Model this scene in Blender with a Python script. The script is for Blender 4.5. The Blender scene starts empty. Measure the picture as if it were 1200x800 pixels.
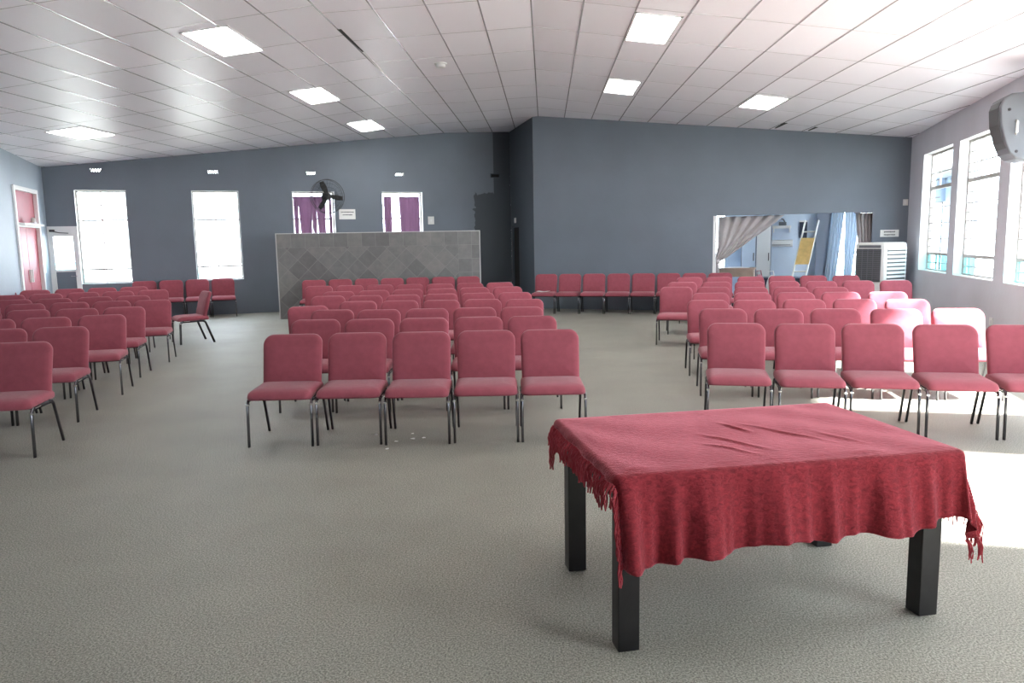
import bpy, bmesh, math, random
from mathutils import Vector, Matrix
random.seed(7)
SC = bpy.context.scene
COL = SC.collection
R = math.radians
sin, cos, pi = math.sin, math.cos, math.pi

# light levels
SKY = 6.0
SUN = 34.0
EXPOSURE = 1.45
CAMF = 889.186
CAMR = ((0.998910, 0.043442, -0.017101), (0.011194, 0.132746, 0.991087), (-0.045325, 0.990198, -0.132115))

# ------------------------------------------------------------------ materials
def new_mat(name):
    m = bpy.data.materials.new(name); m.use_nodes = True
    nt = m.node_tree
    return m, nt, nt.nodes['Principled BSDF']

def mat(name, col, rough=.6, metal=0., spec=.5, var=0., vscale=8., bump=0., bscale=60., coat=0., sheen=0.):
    m, nt, b = new_mat(name)
    b.inputs['Base Color'].default_value = (*col, 1)
    b.inputs['Roughness'].default_value = rough
    b.inputs['Metallic'].default_value = metal
    b.inputs['Specular IOR Level'].default_value = spec
    if coat: b.inputs['Coat Weight'].default_value = coat
    if sheen:
        b.inputs['Sheen Weight'].default_value = sheen
        b.inputs['Sheen Roughness'].default_value = .4
    tc = nt.nodes.new('ShaderNodeTexCoord')
    if var:
        n = nt.nodes.new('ShaderNodeTexNoise'); n.inputs['Scale'].default_value = vscale; n.inputs['Detail'].default_value = 5
        nt.links.new(tc.outputs['Object'], n.inputs['Vector'])
        r = nt.nodes.new('ShaderNodeMapRange'); r.inputs[1].default_value = .3; r.inputs[2].default_value = .7
        r.inputs[3].default_value = 1 - var; r.inputs[4].default_value = 1 + var
        nt.links.new(n.outputs['Fac'], r.inputs[0])
        x = nt.nodes.new('ShaderNodeMix'); x.data_type = 'RGBA'; x.blend_type = 'MULTIPLY'; x.inputs[0].default_value = 1
        x.inputs[6].default_value = (*col, 1)
        nt.links.new(r.outputs[0], x.inputs[7]); nt.links.new(x.outputs[2], b.inputs['Base Color'])
    if bump:
        n = nt.nodes.new('ShaderNodeTexNoise'); n.inputs['Scale'].default_value = bscale; n.inputs['Detail'].default_value = 4
        nt.links.new(tc.outputs['Object'], n.inputs['Vector'])
        bp = nt.nodes.new('ShaderNodeBump'); bp.inputs['Strength'].default_value = bump; bp.inputs['Distance'].default_value = .01
        nt.links.new(n.outputs['Fac'], bp.inputs['Height']); nt.links.new(bp.outputs[0], b.inputs['Normal'])
    return m

def emit_mat(name, col, strength):
    m, nt, b = new_mat(name)
    b.inputs['Base Color'].default_value = (.8, .8, .8, 1)
    b.inputs['Emission Color'].default_value = (*col, 1); b.inputs['Emission Strength'].default_value = strength
    return m

def glass_mat(name, tint, gloss=.06):
    m = bpy.data.materials.new(name); m.use_nodes = True; nt = m.node_tree
    nt.nodes.remove(nt.nodes['Principled BSDF'])
    t = nt.nodes.new('ShaderNodeBsdfTransparent'); t.inputs[0].default_value = (*tint, 1)
    g = nt.nodes.new('ShaderNodeBsdfGlossy'); g.inputs['Roughness'].default_value = .03
    x = nt.nodes.new('ShaderNodeMixShader'); x.inputs[0].default_value = gloss
    nt.links.new(t.outputs[0], x.inputs[1]); nt.links.new(g.outputs[0], x.inputs[2])
    nt.links.new(x.outputs[0], nt.nodes['Material Output'].inputs[0])
    return m

def cloth_translucent(name, col, tcol, mix=.5, clear=0.):
    m = bpy.data.materials.new(name); m.use_nodes = True; nt = m.node_tree
    nt.nodes.remove(nt.nodes['Principled BSDF'])
    d = nt.nodes.new('ShaderNodeBsdfDiffuse'); d.inputs[0].default_value = (*col, 1)
    t = nt.nodes.new('ShaderNodeBsdfTranslucent'); t.inputs[0].default_value = (*tcol, 1)
    x = nt.nodes.new('ShaderNodeMixShader'); x.inputs[0].default_value = mix
    nt.links.new(d.outputs[0], x.inputs[1]); nt.links.new(t.outputs[0], x.inputs[2])
    out = x
    if clear:
        c = nt.nodes.new('ShaderNodeBsdfTransparent'); y = nt.nodes.new('ShaderNodeMixShader'); y.inputs[0].default_value = clear
        nt.links.new(x.outputs[0], y.inputs[1]); nt.links.new(c.outputs[0], y.inputs[2]); out = y
    nt.links.new(out.outputs[0], nt.nodes['Material Output'].inputs[0])
    return m

def N(nt, t, **kw):
    n = nt.nodes.new(t)
    for k, v in kw.items(): setattr(n, k, v)
    return n
def math_node(nt, op, a, b=None, c=None):
    n = nt.nodes.new('ShaderNodeMath'); n.operation = op
    for i, v in enumerate((a, b, c)):
        if v is None: continue
        if isinstance(v, (int, float)): n.inputs[i].default_value = v
        else: nt.links.new(v, n.inputs[i])
    return n.outputs[0]
def mix_col(nt, f, a, b, mode='MIX'):
    x = nt.nodes.new('ShaderNodeMix'); x.data_type = 'RGBA'; x.blend_type = mode
    for i, v in ((0, f), (6, a), (7, b)):
        if isinstance(v, (int, float)): x.inputs[i].default_value = v
        elif isinstance(v, tuple): x.inputs[i].default_value = (*v, 1)
        else: nt.links.new(v, x.inputs[i])
    return x.outputs[2]

# carpet: short grey-green loop pile with flecks and worn, lighter lanes
def carpet():
    m, nt, b = new_mat('grey_green_carpet')
    tc = N(nt, 'ShaderNodeTexCoord'); o = tc.outputs['Object']
    n1 = N(nt, 'ShaderNodeTexNoise'); n1.inputs['Scale'].default_value = 120; n1.inputs['Detail'].default_value = 6; n1.inputs['Roughness'].default_value = .72
    n2 = N(nt, 'ShaderNodeTexNoise'); n2.inputs['Scale'].default_value = 1.1; n2.inputs['Detail'].default_value = 6; n2.inputs['Roughness'].default_value = .6
    n3 = N(nt, 'ShaderNodeTexNoise'); n3.inputs['Scale'].default_value = 260; n3.inputs['Detail'].default_value = 2
    for n in (n1, n2, n3): nt.links.new(o, n.inputs['Vector'])
    r1 = N(nt, 'ShaderNodeMapRange'); r1.inputs[1].default_value = .41; r1.inputs[2].default_value = .60
    nt.links.new(n1.outputs['Fac'], r1.inputs[0])
    base = mix_col(nt, r1.outputs[0], CARPET_A, CARPET_B)
    r2 = N(nt, 'ShaderNodeMapRange'); r2.inputs[1].default_value = .3; r2.inputs[2].default_value = .7; r2.inputs[3].default_value = .88; r2.inputs[4].default_value = 1.1
    nt.links.new(n2.outputs['Fac'], r2.inputs[0])
    c2 = mix_col(nt, 1., base, r2.outputs[0], 'MULTIPLY')
    r3 = N(nt, 'ShaderNodeMapRange'); r3.inputs[1].default_value = .3; r3.inputs[2].default_value = .7; r3.inputs[3].default_value = .8; r3.inputs[4].default_value = 1.2
    nt.links.new(n3.outputs['Fac'], r3.inputs[0])
    nt.links.new(mix_col(nt, 1., c2, r3.outputs[0], 'MULTIPLY'), b.inputs['Base Color'])
    b.inputs['Roughness'].default_value = .58; b.inputs['Specular IOR Level'].default_value = .45
    bp = N(nt, 'ShaderNodeBump'); bp.inputs['Strength'].default_value = .3; bp.inputs['Distance'].default_value = .008
    nt.links.new(n1.outputs['Fac'], bp.inputs['Height']); nt.links.new(bp.outputs[0], b.inputs['Normal'])
    return m
CARPET_A = (.125, .124, .102); CARPET_B = (.415, .41, .355)

def wall_paint(name, col, patch=None):
    m, nt, b = new_mat(name)
    tc = N(nt, 'ShaderNodeTexCoord'); o = tc.outputs['Object']
    n = N(nt, 'ShaderNodeTexNoise'); n.inputs['Scale'].default_value = .9; n.inputs['Detail'].default_value = 5
    nt.links.new(o, n.inputs['Vector'])
    r = N(nt, 'ShaderNodeMapRange'); r.inputs[1].default_value = .3; r.inputs[2].default_value = .7; r.inputs[3].default_value = .93; r.inputs[4].default_value = 1.06
    nt.links.new(n.outputs['Fac'], r.inputs[0])
    c = mix_col(nt, 1., col, r.outputs[0], 'MULTIPLY')
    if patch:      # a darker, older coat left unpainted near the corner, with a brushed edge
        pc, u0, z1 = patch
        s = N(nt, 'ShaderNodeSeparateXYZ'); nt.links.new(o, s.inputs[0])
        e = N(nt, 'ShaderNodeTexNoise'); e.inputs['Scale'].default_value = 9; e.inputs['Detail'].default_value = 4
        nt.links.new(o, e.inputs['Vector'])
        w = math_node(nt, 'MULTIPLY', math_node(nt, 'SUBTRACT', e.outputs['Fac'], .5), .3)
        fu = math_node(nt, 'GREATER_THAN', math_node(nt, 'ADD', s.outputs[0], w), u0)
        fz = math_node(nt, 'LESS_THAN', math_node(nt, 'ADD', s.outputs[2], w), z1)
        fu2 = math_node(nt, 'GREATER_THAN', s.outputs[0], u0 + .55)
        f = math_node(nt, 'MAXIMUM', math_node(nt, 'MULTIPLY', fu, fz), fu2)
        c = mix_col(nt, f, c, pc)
    nt.links.new(c, b.inputs['Base Color'])
    b.inputs['Roughness'].default_value = .55; b.inputs['Specular IOR Level'].default_value = .35
    bp = N(nt, 'ShaderNodeBump'); bp.inputs['Strength'].default_value = .12; bp.inputs['Distance'].default_value = .02
    n2 = N(nt, 'ShaderNodeTexNoise'); n2.inputs['Scale'].default_value = 14; nt.links.new(o, n2.inputs['Vector'])
    nt.links.new(n2.outputs['Fac'], bp.inputs['Height']); nt.links.new(bp.outputs[0], b.inputs['Normal'])
    return m

def ceiling_tiles(name, x0, w, y0, l, slope):
    m, nt, b = new_mat(name)
    tc = N(nt, 'ShaderNodeTexCoord'); s = N(nt, 'ShaderNodeSeparateXYZ'); nt.links.new(tc.outputs['Object'], s.inputs[0])
    i = math_node(nt, 'FLOOR', math_node(nt, 'DIVIDE', math_node(nt, 'SUBTRACT', s.outputs[0], x0), w))
    j = math_node(nt, 'FLOOR', math_node(nt, 'DIVIDE', math_node(nt, 'SUBTRACT', s.outputs[1], y0), l))
    cb = N(nt, 'ShaderNodeCombineXYZ'); nt.links.new(i, cb.inputs[0]); nt.links.new(j, cb.inputs[1])
    wn = N(nt, 'ShaderNodeTexWhiteNoise'); wn.noise_dimensions = '3D'; nt.links.new(cb.outputs[0], wn.inputs['Vector'])
    r = N(nt, 'ShaderNodeMapRange'); r.inputs[3].default_value = .95; r.inputs[4].default_value = 1.03
    nt.links.new(wn.outputs['Value'], r.inputs[0])
    nt.links.new(mix_col(nt, 1., CEIL_COL, r.outputs[0], 'MULTIPLY'), b.inputs['Base Color'])
    b.inputs['Roughness'].default_value = .4; b.inputs['Specular IOR Level'].default_value = .14
    n = N(nt, 'ShaderNodeTexNoise'); n.inputs['Scale'].default_value = 2.2; nt.links.new(tc.outputs['Object'], n.inputs['Vector'])
    bp = N(nt, 'ShaderNodeBump'); bp.inputs['Strength'].default_value = .12; bp.inputs['Distance'].default_value = .02
    nt.links.new(n.outputs['Fac'], bp.inputs['Height']); nt.links.new(bp.outputs[0], b.inputs['Normal'])
    return m
CEIL_COL = (.87, .85, .90)

def slate_tiles():
    m, nt, b = new_mat('grey_slate_tiles')
    tc = N(nt, 'ShaderNodeTexCoord'); s = N(nt, 'ShaderNodeSeparateXYZ'); nt.links.new(tc.outputs['Object'], s.inputs[0])
    u, z = s.outputs[0], s.outputs[2]
    k = .7071 / .30
    def cells(a, bb):
        ia, ib = math_node(nt, 'FLOOR', a), math_node(nt, 'FLOOR', bb)
        fa, fb = math_node(nt, 'FRACT', a), math_node(nt, 'FRACT', bb)
        def edge(f): return math_node(nt, 'LESS_THAN', math_node(nt, 'ABSOLUTE', math_node(nt, 'SUBTRACT', f, .5)), .487)
        g = math_node(nt, 'MULTIPLY', edge(fa), edge(fb))
        cb = N(nt, 'ShaderNodeCombineXYZ'); nt.links.new(ia, cb.inputs[0]); nt.links.new(ib, cb.inputs[1])
        wn = N(nt, 'ShaderNodeTexWhiteNoise'); nt.links.new(cb.outputs[0], wn.inputs['Vector'])
        return wn.outputs['Value'], wn.outputs['Color'], g
    a = math_node(nt, 'MULTIPLY', math_node(nt, 'ADD', u, z), k); bb = math_node(nt, 'MULTIPLY', math_node(nt, 'SUBTRACT', u, z), k)
    v1, c1, g1 = cells(a, bb)
    v2, c2, g2 = cells(math_node(nt, 'DIVIDE', u, .30), math_node(nt, 'DIVIDE', math_node(nt, 'SUBTRACT', z, .04), .30))
    border = math_node(nt, 'MAXIMUM', math_node(nt, 'GREATER_THAN', u, 3.9), math_node(nt, 'GREATER_THAN', z, 1.54))
    def mixv(x, y):
        q = N(nt, 'ShaderNodeMix'); nt.links.new(border, q.inputs[0]); nt.links.new(x, q.inputs[2]); nt.links.new(y, q.inputs[3]); return q.outputs[0]
    v, g = mixv(v1, v2), mixv(g1, g2)
    n = N(nt, 'ShaderNodeTexNoise'); n.inputs['Scale'].default_value = 5; n.inputs['Detail'].default_value = 8; n.inputs['Roughness'].default_value = .7
    nt.links.new(tc.outputs['Object'], n.inputs['Vector'])
    cr = N(nt, 'ShaderNodeValToRGB'); cr.color_ramp.elements[0].color = (.115, .106, .112, 1); cr.color_ramp.elements[1].color = (.28, .268, .25, 1)
    cr.color_ramp.elements[0].position = .15; cr.color_ramp.elements[1].position = .95
    e = cr.color_ramp.elements.new(.55); e.color = (.185, .186, .186, 1)
    nt.links.new(math_node(nt, 'ADD', math_node(nt, 'MULTIPLY', v, .36), math_node(nt, 'MULTIPLY', n.outputs['Fac'], .75)), cr.inputs[0])
    col = mix_col(nt, g, (.26, .255, .25), cr.outputs[0])
    nt.links.new(col, b.inputs['Base Color'])
    b.inputs['Roughness'].default_value = .38
    bp = N(nt, 'ShaderNodeBump'); bp.inputs['Strength'].default_value = .4; bp.inputs['Distance'].default_value = .01
    nt.links.new(math_node(nt, 'ADD', n.outputs['Fac'], g), bp.inputs['Height']); nt.links.new(bp.outputs[0], b.inputs['Normal'])
    return m

def velvet():
    m, nt, b = new_mat('crushed_red_velvet')
    tc = N(nt, 'ShaderNodeTexCoord'); o = tc.outputs['Object']
    mp = N(nt, 'ShaderNodeMapping'); mp.inputs['Scale'].default_value = (.75, 1.5, 1.15); mp.inputs['Rotation'].default_value = (0, 0, R(-12)); nt.links.new(o, mp.inputs[0])
    n = N(nt, 'ShaderNodeTexNoise'); n.inputs['Scale'].default_value = 58; n.inputs['Detail'].default_value = 9; n.inputs['Roughness'].default_value = .65; n.inputs['Distortion'].default_value = .8
    nt.links.new(mp.outputs[0], n.inputs['Vector'])
    cr = N(nt, 'ShaderNodeValToRGB'); cr.color_ramp.elements[0].position = .34; cr.color_ramp.elements[1].position = .70
    cr.color_ramp.elements[0].color = (.13, .010, .016, 1); cr.color_ramp.elements[1].color = (.29, .027, .038, 1)
    nt.links.new(n.outputs['Fac'], cr.inputs[0]); nt.links.new(cr.outputs[0], b.inputs['Base Color'])
    b.inputs['Roughness'].default_value = .8; b.inputs['Specular IOR Level'].default_value = .2
    b.inputs['Sheen Weight'].default_value = 1.; b.inputs['Sheen Roughness'].default_value = .3; b.inputs['Sheen Tint'].default_value = (1, .36, .43, 1)
    bp = N(nt, 'ShaderNodeBump'); bp.inputs['Strength'].default_value = .6; bp.inputs['Distance'].default_value = .008
    nt.links.new(n.outputs['Fac'], bp.inputs['Height']); nt.links.new(bp.outputs[0], b.inputs['Normal'])
    return m

M = {}
M['carpet'] = carpet()
M['dark'] = wall_paint('charcoal_blue_wall_paint', (.165, .192, .232))
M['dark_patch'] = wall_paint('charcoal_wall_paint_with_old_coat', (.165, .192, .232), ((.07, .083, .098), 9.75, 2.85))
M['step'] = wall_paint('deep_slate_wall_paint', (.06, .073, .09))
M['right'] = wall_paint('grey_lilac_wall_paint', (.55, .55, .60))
M['left'] = wall_paint('pale_blue_wall_paint', (.36, .42, .49))
M['white'] = mat('white_paint', (.8, .8, .8), .5)
M['offwhite'] = mat('off_white_plastic', (.72, .72, .7), .45)
M['fabric'] = mat('burgundy_upholstery', (.30, .075, .100), .9, var=.07, vscale=18, bump=.25, bscale=420, spec=.2, sheen=.25)
M['steel'] = mat('charcoal_steel', (.035, .034, .038), .38, metal=.35)
M['dark_chrome'] = mat('dark_chrome_legs', (.19, .19, .21), .26, metal=1)
M['chrome'] = mat('chrome', (.75, .75, .76), .18, metal=1)
M['rubber'] = mat('black_rubber', (.02, .02, .02), .7)
M['black_wood'] = mat('black_stained_wood', (.010, .009, .010), .42, var=.3, vscale=20)
M['velvet'] = velvet()
M['fringe'] = mat('red_fringe_yarn', (.42, .04, .06), .85, sheen=.4)
M['slate'] = slate_tiles()
M['edge'] = mat('pale_tile_edging', (.55, .55, .55), .4)
M['frame_steel'] = mat('grey_painted_window_steel', (.42, .40, .38), .5)
M['glass'] = glass_mat('clear_glass', (.95, .98, 1.))
M['glass_blue'] = glass_mat('turquoise_glass', (.46, .74, .77), .05)
M['purple'] = cloth_translucent('purple_curtain_fabric', (.24, .15, .22), (.27, .185, .25), .6)
M['taupe'] = mat('taupe_curtain_fabric', (.42, .39, .39), .85, var=.08, vscale=6, sheen=.2)
M['sheer'] = cloth_translucent('sheer_white_fabric', (.6, .66, .74), (.30, .36, .43), .6, .04)
M['red_door'] = mat('red_door_paint', (.42, .06, .09), .5, var=.05)
M['beige'] = wall_paint('beige_sun_blocker', (.6, .5, .4))
M['grey_metal'] = mat('grey_metal', (.35, .36, .38), .4, metal=.6)
M['plastic_grey'] = mat('blue_grey_plastic', (.15, .16, .18), .5)
M['dark_grille'] = mat('dark_grille', (.09, .095, .10), .6)
M['light'] = emit_mat('lit_diffuser', (1., .99, .96), 9.)
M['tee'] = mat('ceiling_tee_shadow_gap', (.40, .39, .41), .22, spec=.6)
M['tee_cross'] = mat('ceiling_cross_tee', (.68, .66, .68), .22)
M['black'] = mat('unlit_black_gap', (.012, .012, .012), .9)
M['paper'] = mat('white_paper', (.85, .85, .84), .8)
M['ink'] = mat('grey_ink', (.12, .13, .14), .8)
M['wood'] = mat('pale_brown_wood', (.36, .26, .20), .6, var=.15, vscale=5)
M['yellow_wood'] = mat('yellow_plywood', (.62, .43, .16), .6, var=.12, vscale=9)
M['back_blue'] = wall_paint('pale_blue_back_room_paint', (.66, .76, .90))
M['back_grey'] = wall_paint('grey_blue_back_room_paint', (.2, .23, .3))
M['ground'] = mat('pale_concrete', (.55, .55, .53), .9)
M['navy'] = mat('dark_navy_plastic', (.02, .03, .06), .5)
M['pink'] = mat('dull_pink_plastic', (.5, .2, .25), .5)

# ------------------------------------------------------------------ mesh helpers
class MB:
    def __init__(s): s.v = []; s.f = []; s.mi = []
    def add(s, vs, fs, mi=0):
        o = len(s.v); s.v += [tuple(v) for v in vs]; s.f += [tuple(i + o for i in f) for f in fs]; s.mi += [mi] * len(fs)
    def box(s, x0, x1, y0, y1, z0, z1, M4=None, mi=0):
        vs = [Vector((x, y, z)) for x in (x0, x1) for y in (y0, y1) for z in (z0, z1)]
        if M4: vs = [M4 @ v for v in vs]
        s.add(vs, [(0, 1, 3, 2), (4, 6, 7, 5), (0, 4, 5, 1), (2, 3, 7, 6), (0, 2, 6, 4), (1, 5, 7, 3)], mi)
    def loft(s, rings, cap=True, mi=0):
        n = len(rings[0]); o = len(s.v)
        for r in rings: s.v += [tuple(p) for p in r]
        for k in range(len(rings) - 1):
            for i in range(n):
                j = (i + 1) % n
                s.f.append((o + k * n + i, o + k * n + j, o + (k + 1) * n + j, o + (k + 1) * n + i)); s.mi.append(mi)
        if cap:
            s.f.append(tuple(o + i for i in reversed(range(n)))); s.mi.append(mi)
            s.f.append(tuple(o + (len(rings) - 1) * n + i for i in range(n))); s.mi.append(mi)
    def tube(s, path, ra, rb=None, n=10, side=None, mi=0, closed=False):
        rb = rb or ra; P = [Vector(p) for p in path]; rings = []
        for i, p in enumerate(P):
            if closed: t = (P[(i + 1) % len(P)] - P[i - 1]).normalized()
            else: t = (P[min(i + 1, len(P) - 1)] - P[max(i - 1, 0)]).normalized()
            a = Vector(side) if side else (Vector((0, 0, 1)) if abs(t.z) < .9 else Vector((1, 0, 0)))
            b = t.cross(a).normalized(); a = b.cross(t).normalized()
            rings.append([p + a * ra * cos(2 * pi * k / n) + b * rb * sin(2 * pi * k / n) for k in range(n)])
        if closed: rings.append(rings[0])
        s.loft(rings, cap=not closed, mi=mi)
    def grid(s, fn, nu, nv, mi=0):
        o = len(s.v)
        for i in range(nu + 1):
            for j in range(nv + 1): s.v.append(tuple(fn(i / nu, j / nv)))
        for i in range(nu):
            for j in range(nv):
                a = o + i * (nv + 1) + j; s.f.append((a, a + nv + 1, a + nv + 2, a + 1)); s.mi.append(mi)
    def mesh(s, name, mats, smooth=False, bevel=0.):
        me = bpy.data.meshes.new(name); me.from_pydata(s.v, [], s.f); me.update()
        for m in (mats if isinstance(mats, (list, tuple)) else [mats]): me.materials.append(m)
        for p, i in zip(me.polygons, s.mi): p.material_index = i; p.use_smooth = smooth
        bm = bmesh.new(); bm.from_mesh(me)
        bmesh.ops.recalc_face_normals(bm, faces=bm.faces)
        if bevel:
            es = [e for e in bm.edges if len(e.link_faces) == 2 and e.calc_face_angle(0) > .5]
            bmesh.ops.bevel(bm, geom=es, offset=bevel, segments=2, profile=.5, affect='EDGES')
        bm.to_mesh(me); bm.free()
        return me
    def build(s, name, mats, parent=None, smooth=False, bevel=0., auto=None):
        me = s.mesh(name, mats, smooth, bevel)
        o = bpy.data.objects.new(name, me); COL.objects.link(o)
        if parent: o.parent = parent
        if auto is not None:
            for p in me.polygons: p.use_smooth = True
            me.set_sharp_from_angle(angle=auto)
        return o

def tag(o, label=None, cat=None, group=None, kind=None):
    if label: o['label'] = label
    if cat: o['category'] = cat
    if group: o['group'] = group
    if kind: o['kind'] = kind
    return o
def empty(name, loc=(0, 0, 0), rz=0., label=None, cat=None, group=None, kind=None):
    o = bpy.data.objects.new(name, None); COL.objects.link(o)
    o.location = loc; o.rotation_euler = (0, 0, rz); o.empty_display_size = .1
    return tag(o, label, cat, group, kind)
def rrect(w, d, r, n=5):
    """rounded rectangle outline, r = (front-left, front-right, back-right, back-left) or one radius"""
    if not isinstance(r, (tuple, list)): r = (r,) * 4
    pts = []
    for (sx, sy, a0), rr in zip(((-1, -1, pi), (1, -1, 1.5 * pi), (1, 1, 0), (-1, 1, .5 * pi)), r):
        rr = max(rr, .002); cx, cy = sx * (w / 2 - rr), sy * (d / 2 - rr)
        for k in range(n + 1):
            a = a0 + .5 * pi * k / n; pts.append((cx + rr * cos(a), cy + rr * sin(a)))
    return pts
# ------------------------------------------------------------------ plan of the hall
EYE = Vector((0, 0, 1.62))
R0 = Vector((-.265, 18.105)); RANG = R(19); DR = Vector((cos(RANG), -sin(RANG)))          # right back wall
R1 = Vector((7.18, 15.542))
DW = Vector((-sin(R(12)), -cos(R(12))))                                                  # right wall, towards the camera
L0 = Vector((-10.817, 16.216)); LANG = R(23); DL = Vector((cos(LANG), sin(LANG)))          # left back wall
S0 = Vector((-.908, 20.422))                                                              # inner corner of the recess
DLW = Vector((sin(R(21)), -cos(R(21))))                                                   # left wall, towards the camera
E_ = .01
XR, XK = -.1355, -2.548
def zc(x, y):
    """ceiling height: flat strip in the middle, a slope on each side"""
    if x >= XR: return 4.2691 - .12964 * (x - XR) + E_ * y
    if x >= XK: return 4.2691 + .0451 * (x - XR) + E_ * y
    return 4.1603 + .11786 * (x - XK) + E_ * y

def wall(name, A, d, L, n_out, thick, openings, m, label, jamb=None, ztop=None, ubreaks=()):
    """a wall of real thickness with openings; local x runs along it, local y outwards"""
    A = Vector(A); d = Vector(d)
    us = sorted({0., L, *ubreaks, *[o[0] for o in openings], *[o[1] for o in openings]})
    zs = sorted({0., *[o[2] for o in openings], *[o[3] for o in openings]}) + ['top']
    top = ztop or (lambda u: zc(*(A + d * u)) + .02)
    flip = 1 if (Vector((-d.y, d.x)).dot(Vector(n_out)) > 0) else -1
    def P(u, side, z): return (u, flip * thick * side, top(u) if z == 'top' else z)
    def open_(i, j):
        if i < 0 or i >= len(us) - 1 or j < 0 or j >= len(zs) - 1: return True
        uc = (us[i] + us[i + 1]) / 2; zcc = zs[j] + .01
        return any(o[0] < uc < o[1] and o[2] <= zcc < o[3] for o in openings)
    mb = MB()
    for i in range(len(us) - 1):
        for j in range(len(zs) - 1):
            if open_(i, j): continue
            a, b, c, e = us[i], us[i + 1], zs[j], zs[j + 1]
            for sd in (0, 1): mb.add([P(a, sd, c), P(b, sd, c), P(b, sd, e), P(a, sd, e)], [(0, 1, 2, 3)])
            for (di, dj, q) in ((-1, 0, [(a, 0, c), (a, 1, c), (a, 1, e), (a, 0, e)]), (1, 0, [(b, 0, c), (b, 1, c), (b, 1, e), (b, 0, e)]),
                                (0, -1, [(a, 0, c), (b, 0, c), (b, 1, c), (a, 1, c)]), (0, 1, [(a, 0, e), (b, 0, e), (b, 1, e), (a, 1, e)])):
                if open_(i + di, j + dj): mb.add([P(*x) for x in q], [(0, 1, 2, 3)], 1)
    me = mb.mesh(name, [m, jamb or m])
    bm = bmesh.new(); bm.from_mesh(me); bmesh.ops.remove_doubles(bm, verts=bm.verts, dist=1e-5); bmesh.ops.recalc_face_normals(bm, faces=bm.faces); bm.to_mesh(me); bm.free()
    o = bpy.data.objects.new(name, me); COL.objects.link(o)
    o.matrix_world = Matrix.Translation((A.x, A.y, 0)) @ Matrix.Rotation(math.atan2(d.y, d.x), 4, 'Z')
    o['kind'] = 'structure'; o['label'] = label
    return o
def on_wall(A, d, u, n=0., z=0.):
    """point u along a wall, n in front of it (towards the room), height z"""
    side = Vector((-d.y, d.x))
    mid = Vector((-2, 9)) - A
    if side.dot(mid) < 0: side = -side
    q = A + d * u + side * n
    return Vector((q.x, q.y, z))
def wall_rot(A, d):
    """rotation that turns local -Y to face the room and local X along the wall"""
    side = Vector((-d.y, d.x))
    if side.dot(Vector((-2, 9)) - A) < 0: side = -side
    return math.atan2(side.x, -side.y)

# floor
mb = MB(); mb.box(-16, 12, -6, 27, -.08, 0)
tag(mb.build('floor', M['carpet']), 'grey green carpet covering the whole hall', kind='structure')
mb = MB(); mb.box(-70, 70, -60, 80, -.35, -.3)
tag(mb.build('ground_outside', M['ground']), 'pale ground outside the hall', kind='structure')

mb = MB(); mb.box(10.5, 15, 9.75, 14.6, -.3, 8.6); mb.box(10.3, 15.2, 9.55, 14.8, 8.6, 8.75)  # added building that keeps the sun off the two farthest right-wall windows
tag(mb.build('wall_sun_blocker', M['beige']), 'added beige building blocking the sun outside the right windows', kind='structure')

# walls
RW_L = (R1 - R0).length
LW_L = (S0 - L0).length
WR = [(.95, 2.7), (3.05, 4.85), (5.25, 7.0), (7.4, 9.15), (10.6, 12.35), (14.0, 15.75)]
ZR0, ZR1 = .94, 3.05
WL = [(.58, 1.60), (2.95, 3.97), (5.17, 6.17), (7.34, 8.37)]
ZL0, ZL1 = .82, 2.87
VENTS = [1.04, 3.44, 5.65, 7.80]
out_r = Vector((-DW.y, DW.x)); out_r = out_r if out_r.x > 0 else -out_r
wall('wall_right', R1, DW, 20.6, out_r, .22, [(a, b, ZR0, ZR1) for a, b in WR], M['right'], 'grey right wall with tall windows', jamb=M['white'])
out_b = Vector((sin(RANG), cos(RANG)))
OP0, OP1, OPZ = 4.12, 7.24, 2.065
wall('wall_back_right', R0, DR, RW_L, out_b, .15, [(OP0, OP1, 0., OPZ)], M['dark'], 'dark grey back wall with a wide opening')
out_l = Vector((-sin(LANG), cos(LANG)))
UK = (Vector((XK, 19.726)) - L0).length
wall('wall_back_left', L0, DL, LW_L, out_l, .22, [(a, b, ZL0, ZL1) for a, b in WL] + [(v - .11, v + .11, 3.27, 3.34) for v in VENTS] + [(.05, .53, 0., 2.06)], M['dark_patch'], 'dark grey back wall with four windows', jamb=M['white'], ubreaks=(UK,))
ds = (S0 - R0).normalized()
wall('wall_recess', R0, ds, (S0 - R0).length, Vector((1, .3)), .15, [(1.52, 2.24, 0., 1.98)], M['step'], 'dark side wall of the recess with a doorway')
out_w = Vector((-.93, -.35))
wall('wall_left', L0, DLW, 16, out_w, .2, [(.62, 2.28, 0., 2.82)], M['left'], 'pale blue left wall with a red door', ubreaks=(4., 9.))

def inside_y(x):
    """where the back wall stands at this x"""
    if x > R0.x: return R0.y + (x - R0.x) * DR.y / DR.x
    if x > S0.x: return S0.y
    return L0.y + (x - L0.x) * DL.y / DL.x
def right_x(y): return R1.x + (y - R1.y) * DW.x / DW.y
def left_x(y): return L0.x + (y - L0.y) * DLW.x / DLW.y
lend = L0 + DLW * 16; rend = R1 + DW * 20.55
wall('wall_left_front', lend, Vector((0, -1)), lend.y - rend.y, Vector((-1, 0)), .2, [], M['left'], 'pale wall beside the stage end')
wall('wall_rear', Vector((lend.x, rend.y)), Vector((1, 0)), rend.x - lend.x, Vector((0, -1)), .2, [], M['left'], 'pale wall at the stage end', ubreaks=(XK - lend.x, XR - lend.x))

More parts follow.
